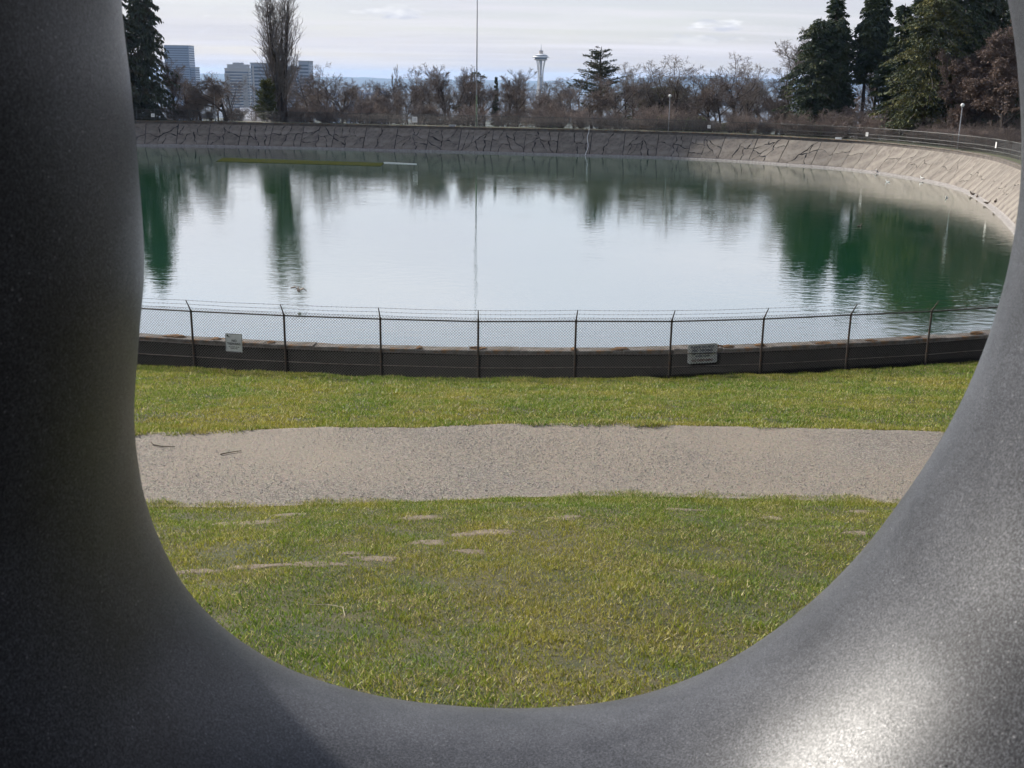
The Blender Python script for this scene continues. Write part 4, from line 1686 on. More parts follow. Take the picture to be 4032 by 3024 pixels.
def gen_shrub(seed, H=4.2, mcrown='twigred', ns=11, leaves=0, minr=0.012):
    rg = np.random.default_rng(seed)
    a = rg.uniform(0, 6.28, ns)
    til = rg.uniform(0.1, 0.85, ns)
    P = np.stack([0.3 * np.cos(a), 0.3 * np.sin(a), np.zeros(ns)], -1)
    D = np.stack([np.sin(til) * np.cos(a), np.sin(til) * np.sin(a), np.cos(til)], -1)
    L = H * rg.uniform(0.65, 1.0, ns)
    lv = []
    pts, rad = grow(rg, P, D, L, np.full(ns, 0.045), 5, 0.14, 0.10, 0.3)
    lv.append((pts, rad))
    c = kids(rg, pts, rad, L, 9, 0.15, 0.7, 0.25, 0.5, 0.6, 0.4)
    p1, r1 = grow(rg, *c, 3, 0.2, 0.08, 0.4)
    lv.append((p1, r1))
    c = kids(rg, p1, r1, c[2], 8, 0.15, 0.7, 0.3, 0.55, 0.7, 0.3)
    p2, r2 = grow(rg, *c, 3, 0.2, 0.05, 0.5)
    lv.append((p2, r2))
    c = kids(rg, p2, r2, c[2], 3, 0.2, 0.7, 0.3, 0.6, 0.7, 0.3)
    p3, r3 = grow(rg, *c, 2, 0.2, 0.05, 0.5)
    lv.append((p3, r3))
    return tree_mesh('shrub', lv, 1, M['bark'], M[mcrown], minr), float(p3[..., 2].max())


def gen_conifer(seed, H=26.0, nb=230, nf=85, base=0.06, rmax=4.2, top=0.9, droop=0.35, hang=0.6, size=0.42, m='needle', shape='cone', rt=0.38, up=0.0, whorl=0.0, fill=1.0):
    rg = np.random.default_rng(seed)
    # trunk
    zt = np.linspace(0, H, 9)
    lean = np.cumsum(rg.normal(0, 0.05, (9, 2)), 0)
    tp_ = np.c_[lean, zt]
    tr = rt * (1 - zt / H) ** 0.9 + 0.03
    P0, P1 = tp_[:-1], tp_[1:]
    V, Fc = prisms(P0, P1, tr[:-1], tr[1:], 8)
    u_ = rg.uniform(0, 1, nb) ** 0.92
    h = H * (base + (0.985 - base) * u_)
    if whorl:
        h = np.round(h / whorl) * whorl + rg.normal(0, 0.12, nb)
    rel = (h / H - base) / (1 - base)
    if shape == 'cone':
        l = rmax * (1 - rel) ** 0.75 * np.clip(0.55 + rel * 4, 0, 1) + 0.35
    elif shape == 'round':
        l = rmax * np.sqrt(np.clip(1 - rel ** 2.2, 0, 1)) * np.clip(0.55 + rel * 3, 0, 1) + 0.4
    elif shape == 'column':
        l = rmax * (1 - rel) ** 0.5 * np.clip(0.6 + rel * 4, 0, 1) + 0.3
    elif shape == 'oval':
        l = rmax * np.clip(np.sin(math.pi * np.clip(rel, 0, 1) ** 0.62), 0, 1) ** 0.8 * (1 - 0.3 * rel) + 0.35
    else:
        l = rmax * (1 - rel) ** 0.6 * (0.5 + 0.5 * np.sin(rel * 23 + 1) ** 2) + 0.5
    l = l * rg.uniform(0.55, 1.12, nb) * (1 + 0.25 * np.sin(3 * rg.uniform(0, 6.28)))
    az = rg.uniform(0, 6.28, nb)
    l = l * (1 + 0.22 * np.sin(az * 2 + h * 0.9) + 0.16 * np.sin(az * 3 - h * 2.1))
    bx = np.interp(h, zt, tp_[:, 0])
    by = np.interp(h, zt, tp_[:, 1])
    dx, dy = np.cos(az), np.sin(az)

    def bpt(u):
        zz_ = h + l * (up * u - droop * u ** 1.6 + 0.18 * droop * u ** 4)
        return np.stack([bx + dx * l * u, by + dy * l * u, zz_], -1)
    bp_ = [bpt(np.full(nb, q)) for q in (0.0, 0.35, 0.7, 1.0)]
    for a0, b0 in zip(bp_[:-1], bp_[1:]):
        v, f_ = prisms(a0, b0, 0.045, 0.03, 3)
        Fc = np.concatenate([Fc, f_ + len(V)]) if Fc.shape[1] == f_.shape[1] else Fc
        V = np.concatenate([V, v])
    trunk = mesh_np('trunk', V, Fc, M['bark'])
    # foliage sprays
    B = np.repeat(np.arange(nb), nf)
    n = len(B)
    keep = rg.uniform(0, 1, n) < np.clip(l[B] / rmax * 1.3 + 0.15, 0, 1) * fill
    B = B[keep]
    n = len(B)
    uu = rg.uniform(0.12, 1.05, n)
    zz_ = h[B] + l[B] * (up * uu - droop * uu ** 1.6 + 0.18 * droop * uu ** 4)
    lat = rg.normal(0, 1, n) * (0.22 + 0.16 * l[B] * (1.1 - uu))
    p = np.stack([bx[B] + dx[B] * l[B] * uu - dy[B] * lat, by[B] + dy[B] * l[B] * uu + dx[B] * lat, zz_ + rg.normal(0, 0.10, n) - 0.25 * np.abs(lat) * hang], -1)
    d = np.stack([dx[B] * 0.6 - dy[B] * np.sign(lat) * 0.5, dy[B] * 0.6 + dx[B] * np.sign(lat) * 0.5, np.full(n, -hang + up * 0.9)], -1) + rg.normal(0, 0.38, (n, 3))
    d /= np.linalg.norm(d, axis=1, keepdims=True)
    s = size * rg.uniform(0.5, 1.35, n)
    w = np.cross(d, rg.normal(0, 1, (n, 3)))
    w /= np.linalg.norm(w, axis=1, keepdims=True)
    wd = (s * rg.uniform(0.16, 0.34, n))[:, None]
    V = np.stack([p, p + d * s[:, None] * 0.55 + w * wd, p + d * s[:, None] * 1.2, p + d * s[:, None] * 0.5 - w * wd], 1).reshape(-1, 3)
    crown = mesh_np('crown', V, np.arange(4 * n).reshape(-1, 4), M[m])
    return [trunk, crown], H


LIB = {
    'round_a': gen_bare(1), 'round_b': gen_bare(2, nb=8, ang=0.9, trop=0.06, wander=0.2),
    'locust_a': gen_bare(3, trunk=0.22, nb=8, ang=0.62, wander=0.26, trop=0.12, n4=5, mcrown='twigpale', minr=0.012),
    'locust_b': gen_bare(4, trunk=0.2, nb=9, ang=0.7, wander=0.28, trop=0.10, n4=5, mcrown='twig'),
    'upright': gen_bare(5, trunk=0.2, nb=9, ang=0.5, wander=0.10, trop=0.22, n4=6),
    'tall': gen_bare(6, H=18, trunk=0.3, nb=12, ang=0.7, wander=0.18, trop=0.14, r=0.2, n4=5, mcrown='twigpale', minr=0.016, l1=0.36),
    'crab': gen_bare(7, H=5.5, trunk=0.14, nb=9, ang=1.0, wander=0.2, trop=0.02, r=0.14, mcrown='twigred', l1=0.6, n4=6),
    'beech': gen_bare(8, H=16, trunk=0.16, nb=15, ang=0.9, wander=0.16, trop=0.06, r=0.26, mcrown='beech', l1=0.42, n2=8, n4=6, minr=0.016, leaves=26000),
    'poplar': gen_poplar(9, nt=6, n1=22, width=0.12, l1=0.34, minr=0.024), 'poplar_small': gen_poplar(10, H=14, nt=3, n1=16, minr=0.03),
    'cedar_a': gen_conifer(11, H=24, nb=430, nf=75, rmax=5.0, droop=0.45, hang=0.9, shape='round', m='needle', base=0.03),
    'cedar_b': gen_conifer(12, H=27, nb=420, nf=75, rmax=5.4, droop=0.45, hang=0.9, shape='round', m='needlegold', base=0.10),
    'hemlock': gen_conifer(13, H=30, nb=480, nf=85, rmax=5.0, droop=0.65, hang=1.5, shape='column', m='needleold', base=0.03, size=0.62),
    'hemlock_open': gen_conifer(14, H=30, nb=300, nf=75, rmax=4.8, droop=0.7, hang=1.6, shape='column', m='needleold', base=0.03, size=0.62, fill=0.8),
    'highcrown': gen_conifer(15, H=24, nb=260, nf=75, rmax=3.7, droop=0.35, hang=0.9, shape='oval', m='needle', base=0.40, rt=0.30),
    'spruce': gen_conifer(16, H=24, nb=230, nf=70, rmax=3.6, droop=0.25, hang=0.5, shape='cone', m='needle', base=0.10, size=0.5),
    'pine': gen_conifer(17, H=18, nb=95, nf=130, rmax=5.2, droop=0.02, hang=-0.25, shape='cone', m='needleold', base=0.28, up=0.38, size=0.36, fill=0.55),
    'atlas': gen_conifer(18, H=12, nb=62, nf=110, rmax=5.2, droop=0.22, hang=0.1, shape='open', m='needleold', base=0.2, up=0.12, size=0.35, fill=0.8),
    'conebush': gen_conifer(19, H=7, nb=170, nf=45, rmax=1.6, droop=0.0, hang=-0.2, shape='cone', m='needlegold', base=0.02, up=0.5, size=0.3, rt=0.1),
    'shrub_a': gen_shrub(21), 'shrub_b': gen_shrub(22, H=3.6, mcrown='twig'), 'shrub_c': gen_shrub(23, H=4.6, ns=14, mcrown='twigred'),
}


def gen_bush(seed, H=2.6, W_=2.4, n=5200):
    rg = np.random.default_rng(seed)
    k = 9
    cen = np.c_[rg.uniform(-W_ * 0.55, W_ * 0.55, (k, 2)), rg.uniform(H * 0.25, H * 0.7, k)]
    rad = rg.uniform(0.5, 0.95, k)
    i = rg.integers(0, k, n)
    d = rg.normal(0, 1, (n, 3))
    d /= np.linalg.norm(d, axis=1, keepdims=True)
    p = cen[i] + d * (rad[i] * rg.uniform(0.6, 1.05, n))[:, None]
    p[:, 2] = np.maximum(p[:, 2], 0.05)
    a1 = rg.normal(0, 0.085, (n, 3))
    a2 = rg.normal(0, 0.085, (n, 3))
    V = np.stack([p - a1, p - a2, p + a1, p + a2], 1).reshape(-1, 3)
    crown = mesh_np('crown', V, np.arange(4 * n).reshape(-1, 4), M['bushgreen'])
    P0 = np.zeros((k, 3))
    V, Fc = prisms(P0, cen, 0.05, 0.02, 4)
    return [mesh_np('trunk', V, Fc, M['bark']), crown], H


LIB['bush_a'] = gen_bush(31)
LIB['bush_b'] = gen_bush(32, 2.2, 3.0)


def plant(name, var, px, Y, top, label, wide=1.0, rz=None, zbase=None, cat='tree', group=None, seed=[0]):
    seed[0] += 1
    (trunk, crown), hn = LIB[var]
    if name == 'bare_tree' and 1200 < px < 3000:
        top -= 14
    pt = at_y(px, top, Y)
    pb = at_y(px, 470, Y)
    x = pb[0]
    zb = (far_ground_z(x, Y) if zbase is None else zbase) - 0.1
    H = pt[2] - zb
    s = H / hn
    root = empty(name, (x, Y, zb), (seed[0] * 2.399) % 6.283 if rz is None else rz)
    if name == 'bare_tree':
        wide *= 1.3
    elif cat == 'tree' and 'poplar' not in name:
        wide *= 1.3 if px > 3100 else 1.12
    root.scale = (s * wide, s * wide, s)
    link('trunk', trunk, root)
    link('crown', crown, root)
    tag(root, label, cat, group)
    return root


plant('conifer_tree', 'hemlock', 468, 207, -95, 'dark drooping conifer at the far left, partly behind the ring', 1.1)
plant('conifer_tree', 'hemlock_open', 590, 211, -90, 'open drooping conifer with visible trunk left of the tall tower', 0.95)
plant('bare_tree', 'upright', 688, 216, 222, 'slim bare tree in front of the tall stepped tower', 0.9)
plant('bare_tree', 'round_a', 745, 219, 300, 'low bare brown tree below the tall stepped tower', 1.2)
plant('bare_tree', 'crab', 888, 209, 278, 'dark spreading bare tree just left of the poplar', 1.15)
plant('conifer_shrub', 'conebush', 1052, 209, 318, 'narrow yellow green conifer shrub at the poplar foot', 0.9)
plant('poplar_tree', 'poplar', 1108, 212, -105, 'very tall bare poplar with several steep trunks', 1.5, rz=0.6)
plant('bare_tree', 'locust_b', 1283, 214, 253, 'bare tree with wiry branches right of the tall poplar', 0.9)
plant('bare_tree', 'crab', 1415, 208, 398, 'small dark bare tree below the far tower blocks', 1.1)
plant('poplar_tree', 'poplar_small', 1568, 300, 251, 'slim columnar bare poplar right of the crane', 0.75)
plant('bare_tree', 'locust_b', 1632, 232, 268, 'leaning bare tree right of the columnar poplar', 0.7)
plant('bare_tree', 'round_b', 1708, 240, 282, 'broad bare tree left of the tallest bare crown', 0.9)
plant('bare_tree', 'upright', 1757, 246, 258, 'tallest bare tree left of the flagpole', 0.95)
plant('bare_tree', 'upright', 1806, 250, 266, 'bare tree between tallest bare crown and flagpole', 0.7)
plant('cedar_tree', 'atlas', 1866, 262, 272, 'flat branched dark cedar behind the flagpole', 0.95)
plant('conifer_tree', 'spruce', 1952, 245, 300, 'small pointed brownish conifer right of the flagpole', 0.6)
plant('bare_tree', 'upright', 1998, 256, 275, 'fan shaped bare tree between flagpole and observation tower', 1.1)
plant('bare_tree', 'upright', 2075, 270, 352, 'thin bare tree left of the observation tower base', 0.7)
plant('bare_tree', 'round_b', 2189, 226, 357, 'low dark round bare tree below the observation tower', 1.15)
plant('pine_tree', 'pine', 2365, 246, 183, 'wide armed pine right of the observation tower', 1.4, rz=0.4)
plant('bare_tree', 'crab', 2330, 222, 350, 'brown bare tree in front of the pine, left one', 1.2)
plant('bare_tree', 'round_a', 2425, 224, 300, 'brown bare tree in front of the pine, right one', 1.15)
plant('bare_tree', 'locust_a', 2507, 228, 256, 'wiry bare tree just right of the pine', 1.0)
plant('evergreen_tree', 'conebush', 2594, 245, 352, 'rounded olive evergreen behind the centre lamp post', 2.6)
plant('bare_tree', 'locust_a', 2684, 220, 225, 'wide wiry bare tree right of the centre lamp post', 1.05)
plant('bare_tree', 'crab', 2800, 216, 335, 'brown low bare tree between the two wiry crowns', 1.2)
plant('bare_tree', 'locust_b', 2893, 214, 212, 'wiry bare tree left of the tall pale one', 0.95)
plant('bare_tree', 'tall', 3077, 224, 86, 'tall pale bare tree beside the cedar group', 0.9)
plant('cedar_tree', 'atlas', 3085, 214, 292, 'flat tiered brownish cedar below the tall pale bare tree', 0.7)
plant('bare_tree', 'crab', 3060, 206, 370, 'low purple brown bare tree left of the cedar group', 1.3)
plant('cedar_tree', 'cedar_a', 3195, 200, 66, 'broad dark cedar, leftmost of the conifer group', 0.95)
plant('cedar_tree', 'spruce', 3258, 203, -15, 'pointed dark conifer rising behind the broad cedar', 1.15)
plant('cedar_tree', 'cedar_a', 3288, 199, 58, 'dense dark cedar left of the bare trunks gap', 0.58)
plant('conifer_tree', 'highcrown', 3392, 200, -45, 'high crowned conifer on bare trunk, left of the pair', 0.85)
plant('conifer_tree', 'highcrown', 3436, 203, -30, 'high crowned conifer on bare trunk, right of the pair', 0.8)
plant('bare_tree', 'upright', 3462, 205, 225, 'bare tree in the gap under the high crowned conifers', 0.8)
plant('conifer_tree', 'spruce', 3516, 190, 12, 'smaller dark conifer left of the yellowish cedar', 1.15)
plant('cedar_tree', 'cedar_b', 3640, 176, -55, 'yellowish green cedar with branches to the fence', 0.85)
plant('cedar_tree', 'cedar_a', 3742, 180, -125, 'tallest dark cedar left of the brown leaved tree', 0.8)
plant('conifer_tree', 'spruce', 3896, 186, -60, 'thin spruce tip rising behind the brown leaved tree', 0.7)
plant('beech_tree', 'beech', 3965, 160, 62, 'brown leaved tree at the right edge by the ring', 0.95)
plant('beech_tree', 'beech', 3850, 170, 180, 'smaller brown leaved tree behind the right lamp post', 0.8)
plant('bare_tree', 'crab', 3560, 186, 340, 'low bare tree under the yellowish cedar', 1.2)
plant('conifer_tree', 'spruce', 3575, 196, -30, 'dark conifer between high crowned pair and yellowish cedar', 1.1)
plant('conifer_tree', 'hemlock', 3820, 184, -90, 'dark drooping conifer at the right end of the group', 0.9)
plant('cedar_tree', 'cedar_a', 3980, 190, -40, 'dark cedar behind the brown leaved tree at right', 0.9)
plant('bare_tree', 'crab', 3340, 196, 395, 'low dark bare tree under the cedar group', 1.3)

for k, (px, Y, top, var, lab) in enumerate(((2180, 206, 470, 'bush_b', 'light green low bush behind the far rim below the observation tower'),
                                            (2655, 203, 452, 'bush_a', 'dark green bush just right of the centre lamp post'),
                                            (2715, 202, 456, 'bush_a', 'dark green bush beside the small far notice'),
                                            (2755, 202, 470, 'bush_b', 'mottled green bush right of the centre lamp bushes'),
                                            (2860, 199, 486, 'bush_b', 'low green bush under the wiry bare tree'),
                                            (3290, 186, 480, 'bush_a', 'green bush at the fence under the cedar group'))):
    plant('green_bush', var, px, Y, top, lab, 1.35, cat='bush')

for (px, Y, top, var, wd, lab) in (
        (640, 216, 300, 'round_b', 1.2, 'bare brown tree between the open conifer and the tall tower'),
        (790, 216, 340, 'crab', 1.2, 'low bare tree left of the spreading dark bare tree'),
        (832, 224, 335, 'upright', 0.9, 'thin bare tree left of the globe lamp near the poplar'),
        (1228, 232, 262, 'round_b', 0.9, 'bare tree just right of the poplar trunks'),
        (1345, 226, 330, 'round_a', 0.9, 'bare tree below the hill line left of the far tower blocks'),
        (1475, 232, 385, 'crab', 1.1, 'low bare tree under the tower crane'),
        (1528, 224, 368, 'round_a', 1.2, 'rounded bare tree in front of the columnar poplar, left'),
        (1592, 222, 345, 'round_b', 1.1, 'rounded bare tree in front of the columnar poplar, right'),
        (1668, 228, 330, 'upright', 0.9, 'bare tree above the large far notice'),
        (1838, 238, 300, 'round_b', 0.9, 'bare tree just left of the flagpole'),
        (1908, 236, 325, 'round_a', 1.0, 'bare tree just right of the flagpole'),
        (2040, 242, 335, 'round_a', 1.0, 'bare tree between fan shaped tree and observation tower'),
        (2112, 240, 375, 'crab', 1.2, 'low bare tree hiding the observation tower foot'),
        (2262, 232, 335, 'round_a', 1.1, 'bare tree left of the pine'),
        (2455, 238, 282, 'locust_a', 1.0, 'bare crown touching the right side of the pine'),
        (2562, 232, 268, 'locust_b', 1.0, 'wiry bare tree left of the centre lamp post'),
        (2618, 230, 248, 'locust_a', 1.0, 'wiry bare tree behind the centre lamp post'),
        (2742, 226, 262, 'locust_b', 1.0, 'wiry bare tree above the dark green bushes'),
        (2842, 226, 285, 'round_a', 1.1, 'rounded bare tree above the low green bush'),
        (2945, 222, 255, 'locust_a', 1.0, 'wiry bare tree right of the isolated bare crown'),
        (2990, 230, 262, 'locust_b', 1.0, 'wiry bare tree just left of the tall pale one'),
        (3130, 214, 300, 'round_b', 1.1, 'bare tree against the left edge of the cedar group')):
    plant('bare_tree', var, px, Y, top, lab, wd)

backrow = []
br_ = random.Random(12)
bx_ = 700.0
while bx_ < 3150:
    bx_ += br_.uniform(55, 105)
    if 930 < bx_ < 1010:
        continue
    var = br_.choice(('round_a', 'round_b', 'locust_a', 'locust_b', 'upright'))
    o = plant('bare_tree', var, bx_, br_.uniform(250, 300), br_.uniform(300, 352) + (bx_ - 2000) * 0.012, 'bare brown tree in the back row beyond the far rim', br_.uniform(0.9, 1.2), group='back row of bare trees')
    backrow.append((bx_, o))

MARKS = [(590, 'open drooping conifer'), (745, 'low brown tower tree'), (888, 'dark spreading bare tree'), (1108, 'tall poplar'), (1283, 'wiry tree by the poplar'), (1415, 'small dark bare tree'),
         (1568, 'columnar poplar'), (1634, 'large far notice'), (1757, 'tallest bare tree'), (1877, 'flagpole'), (1998, 'fan shaped tree'), (2131, 'observation tower'), (2189, 'round bare tree'),
         (2320, 'pale hose'), (2365, 'wide armed pine'), (2507, 'wiry tree by the pine'), (2633, 'centre lamp post'), (2792, 'small pale far notice'), (2893, 'isolated wiry tree'),
         (3077, 'tall pale bare tree'), (3195, 'broad leftmost cedar'), (3302, 'white rim plaque'), (3413, 'small grey rim notice'), (3516, 'smaller dark conifer'), (3640, 'yellowish cedar'),
         (3774, 'right lamp post'), (3921, 'narrow white notice')]
ORD = ['nearest', 'second', 'third', 'fourth', 'fifth', 'sixth', 'seventh', 'eighth']


def relabel(items, what):
    """items: list of (px, root); name each after its nearest landmark, side and order"""
    bins = {}
    for px, o in items:
        k = min(range(len(MARKS)), key=lambda i: abs(MARKS[i][0] - px))
        bins.setdefault((k, px >= MARKS[k][0]), []).append((abs(px - MARKS[k][0]), o))
    for (k, right), L in bins.items():
        for i, (_, o) in enumerate(sorted(L, key=lambda q: q[0])):
            o['label'] = '%s, %s to the %s of the %s' % (what, ORD[min(i, 7)], 'right' if right else 'left', MARKS[k][1])


relabel(backrow, 'back row bare tree')

# thicket of bare shrubs behind the far fence
tr_ = random.Random(3)
vars_ = ['shrub_a', 'shrub_b', 'shrub_c']
k = 0
for row, (off, tmin, tmax, step) in enumerate(((4.5, 412, 470, 62), (9.0, 385, 450, 85), (16.0, 372, 438, 130))):
    px = 640
    rowitems = []
    while px < 4010:
        px += step * tr_.uniform(0.7, 1.3)
        q, nn, s_ = rim_near(px, -8.5, off)
        roll_drop = (px - 1500) * 0.0157 + (max(0, px - 2900) * 0.03)
        if 930 < px < 1040 and row == 0:
            continue
        o = plant('bare_shrub', vars_[tr_.randrange(3)], px, q[1], tr_.uniform(tmin, tmax) + roll_drop * 0.9,
              ('reddish brown bare shrub in the front row of the far thicket', 'brown bare shrub in the middle row of the far thicket', 'bare shrub in the back row of the far thicket')[row],
              tr_.uniform(1.05, 1.5), cat='shrub', group=('front thicket row', 'middle thicket row', 'back thicket row')[row])
        rowitems.append((px, o))
        k += 1
    relabel(rowitems, ('front row bare shrub', 'middle row bare shrub', 'back row bare shrub')[row])

# unseen conifers added behind the viewpoint to darken the reflections in the stone
rg = np.random.default_rng(5)
gv, gf, b0 = [], [], 0
for k in range(13):
    x, y = -30 + 5.0 * k + rg.uniform(-1, 1), -13 - rg.uniform(0, 7)
    H = rg.uniform(24, 31)
    n = 7000
    rel = rg.uniform(0, 1, n)
    rr_ = (1 - rel) ** 0.7 * 4.6 * rg.uniform(0.5, 1.05, n) + 0.2
    a = rg.uniform(0, 6.28, n)
    p = np.stack([x + rr_ * np.cos(a), y + rr_ * np.sin(a), -2.6 + H * (0.06 + 0.94 * rel) - 0.3 * rr_], -1)
    d1 = np.stack([np.cos(a), np.sin(a), np.full(n, -0.7)], -1) * 0.55 + rg.normal(0, 0.2, (n, 3))
    d2 = np.stack([-np.sin(a), np.cos(a), rg.normal(0, 0.3, n)], -1) * 0.32
    v = np.stack([p, p + d1 * 0.6 + d2, p + d1 * 1.2, p + d1 * 0.6 - d2], 1).reshape(-1, 3)
    gv.append(v)
    gf.append(np.arange(len(v)).reshape(-1, 4) + b0)
    b0 += len(v)
    v, f_ = prisms(np.array([[x, y, -5.0]]), np.array([[x, y, -2.6 + H * 0.95]]), 0.35, 0.05, 8)
    gv.append(v)
    gf.append(f_ + b0)
    b0 += len(v)
tag(link('added_dark_grove', mesh_np('added_dark_grove', np.concatenate(gv), np.concatenate(gf), M['grove'])), 'unseen dark conifers added behind the viewpoint to darken reflections in the ring', kind='stuff')

# ------------------------------------------------------------------ distant woodland on the slope below the park
rg = np.random.default_rng(77)
lv = []
Pz = np.zeros((1, 3))
pts, rad = grow(rg, Pz, np.array([[0, 0, 1.0]]), np.array([6.0]), np.array([0.2]), 3, 0.06, 0.1, 0.4)
c = kids(rg, pts, rad, np.array([10.0]), 9, 0.3, 0.75, 0.2, 0.5, 0.6, 0.35)
p1, r1 = grow(rg, *c, 3, 0.18, 0.12, 0.4)
c = kids(rg, p1, r1, c[2], 7, 0.2, 0.75, 0.2, 0.55, 0.6, 0.4)
p2, r2 = grow(rg, *c, 2, 0.2, 0.1, 0.5)
c = kids(rg, p2, r2, c[2], 5, 0.2, 0.75, 0.2, 0.6, 0.6, 0.4)
p3, r3 = grow(rg, *c, 1, 0.2, 0.1, 0.5)
P0, P1, R0, R1 = [np.concatenate(z_) for z_ in zip(segs_of(pts, rad), segs_of(p1, r1), segs_of(p2, r2), segs_of(p3, r3))]
Vb, Fb = prisms(P0, P1, np.maximum(R0, 0.05), np.maximum(R1, 0.04), 3)
VV, FF = [], []
for k in range(170):
    Y = 235 * (7.0 ** rg.uniform(0, 1))
    px = rg.uniform(420, 4000)
    x = at_y(px, 470, Y)[0]
    zg = far_ground_z(x, Y)
    s = rg.uniform(0.75, 1.35)
    a = rg.uniform(0, 6.28)
    v = Vb * s
    v = np.stack([v[:, 0] * math.cos(a) - v[:, 1] * math.sin(a) + x, v[:, 0] * math.sin(a) + v[:, 1] * math.cos(a) + Y, v[:, 2] + zg - 0.5], -1)
    FF.append(Fb + k * len(Vb))
    VV.append(v)
tag(link('distant_woodland', mesh_np('distant_woodland', np.concatenate(VV), np.concatenate(FF), M['twigred'])), 'bare brown woodland on the slope falling toward the city', kind='stuff')

# ------------------------------------------------------------------ houses below the park
for k, (px, Y, pyr, w, h, m, lab) in enumerate(((978, 330, 447, 9, 5.5, 'roofw', 'low white roofed house glimpsed left of the poplar, nearest one'), (992, 420, 424, 8, 6, 'roofw', 'white roofed house farther down left of the poplar'),
                                                (955, 390, 443, 10, 5, 'roofw', 'pale roofed house behind the spreading bare tree'), (1022, 300, 458, 16, 4, 'roofd', 'long flat dark roofed building by the poplar foot'),
                                                (3790, 330, 470, 12, 8, 'roofd', 'grey house glimpsed behind the right lamp post'))):
    p = at_y(px, pyr, Y)
    zb = p[2] - h - 2
    root = empty('house', (p[0], Y, zb), 0.2 * k)
    tag(root, lab, 'house')
    mb = MB()
    mb.box((0, 0, h / 2), (w, w * 0.8, h))
    mb.build('wall', M['bldgpale'], root)
    mb = MB()
    if m == 'roofw':
        V = [(-w / 2 - .4, -w * .45, h + 0.003), (w / 2 + .4, -w * .45, h + 0.003), (w / 2 + .4, w * .45, h + 0.003), (-w / 2 - .4, w * .45, h + 0.003), (-w / 2 - .4, 0, h + 2), (w / 2 + .4, 0, h + 2)]
        mb.add(V, [(0, 1, 5, 4), (2, 3, 4, 5), (0, 4, 3), (1, 2, 5), (3, 2, 1, 0)])
    else:
        mb.box((0, 0, h + 0.4), (w + 0.8, w * 0.8 + 0.8, 0.8))
    mb.build('roof', M[m], root)
    for j in range(3):
        mb = MB()
        mb.box((-w / 3 + j * w / 3, -w * 0.4 - 0.03, h * 0.55), (1.2, 0.08, 1.3))
        mb.build('window', M['window'], root)

# ------------------------------------------------------------------ city towers
def block(root, x0, x1, z0, z1, y0, dy, mwall, floor=3.4, strips=True, vert=False, inset_=0.8):
    mb = MB()
    mb.box(((x0 + x1) / 2, y0 + dy / 2, (z0 + z1) / 2), (x1 - x0, dy, z1 - z0))
    mb.build('wall', M[mwall], root)
    mb = MB()
    mb.box(((x0 + x1) / 2, y0 + dy / 2, z1 + 0.4), (x1 - x0 + 0.8, dy + 0.8, 0.8))
    mb.build('roof', M['bldgpale'], root)
    if strips:
        z = z1 - 4.0
        while z > max(z0, z1 - 70) and z > z0:
            mb = MB()
            mb.box(((x0 + x1) / 2, y0 - 0.06, z), (x1 - x0 - 2 * inset_, 0.3, floor * 0.5))
            mb.box((x1 + 0.06, y0 + dy / 2, z), (0.3, dy - 2 * inset_, floor * 0.5))
            mb.build('window_strip', M['window'], root)
            z -= floor


def cx_(px, Y):
    return at_y(px, 400, Y)[0]


def cz_(px, py, Y):
    return at_y(px, py, Y)[2]


Y = 1700
xb = cx_(712, Y)
root = empty('office_tower', (xb, Y, -118))
tag(root, 'tall blue glass tower with lower stepped wing at left', 'building')
block(root, cx_(660, Y) - xb, cx_(755, Y) - xb, 0, cz_(712, 180, Y) + 118, 0, 30, 'bldgblue')
block(root, cx_(755, Y) - xb + 0.05, cx_(774, Y) - xb, 0, cz_(764, 266, Y) + 118, 3, 24, 'bldgblue')
Y = 1350
xb = cx_(940, Y)
root = empty('apartment_tower', (xb, Y, -110))
tag(root, 'pale apartment tower with stepped top left of the poplar', 'building')
block(root, cx_(891, Y) - xb, cx_(986, Y) - xb, 0, cz_(940, 271, Y) + 110, 0, 24, 'bldgpale')
block(root, cx_(900, Y) - xb, cx_(975, Y) - xb, cz_(940, 271, Y) + 110.9, cz_(940, 256, Y) + 110, 2, 18, 'bldgpale')
block(root, cx_(921, Y) - xb, cx_(955, Y) - xb, cz_(940, 256, Y) + 110.9, cz_(940, 249, Y) + 110, 4, 12, 'bldgpale', strips=False)
for j in range(2):
    mb = MB()
    mb.box((cx_(900 + 70 * j, Y) - xb, -0.7, (cz_(940, 290, Y) + 110) / 2), (6, 1.2, cz_(940, 290, Y) + 110))
    mb.build('balcony_stack', M['greypaint'], root)
Y = 1150
xb = cx_(1107, Y)
root = empty('office_slab', (xb, Y, -105))
tag(root, 'wide grey blue slab building behind the poplar', 'building')
block(root, cx_(993, Y) - xb, cx_(1062, Y) - xb, 0, cz_(1030, 250, Y) + 105, 0, 20, 'bldggrey')
block(root, cx_(1062, Y) - xb + 0.05, cx_(1180, Y) - xb, 0, cz_(1107, 262, Y) + 105, 4, 20, 'bldggrey')
block(root, cx_(1180, Y) - xb + 0.1, cx_(1222, Y) - xb, 0, cz_(1200, 242, Y) + 105, 0, 22, 'bldggrey')
mb = MB()
mb.box((cx_(1003, Y) - xb, -0.6, (cz_(1030, 258, Y) + 105) / 2), (1.6, 1.0, cz_(1030, 258, Y) + 105))
mb.build('pilaster', M['bldgpale'], root)
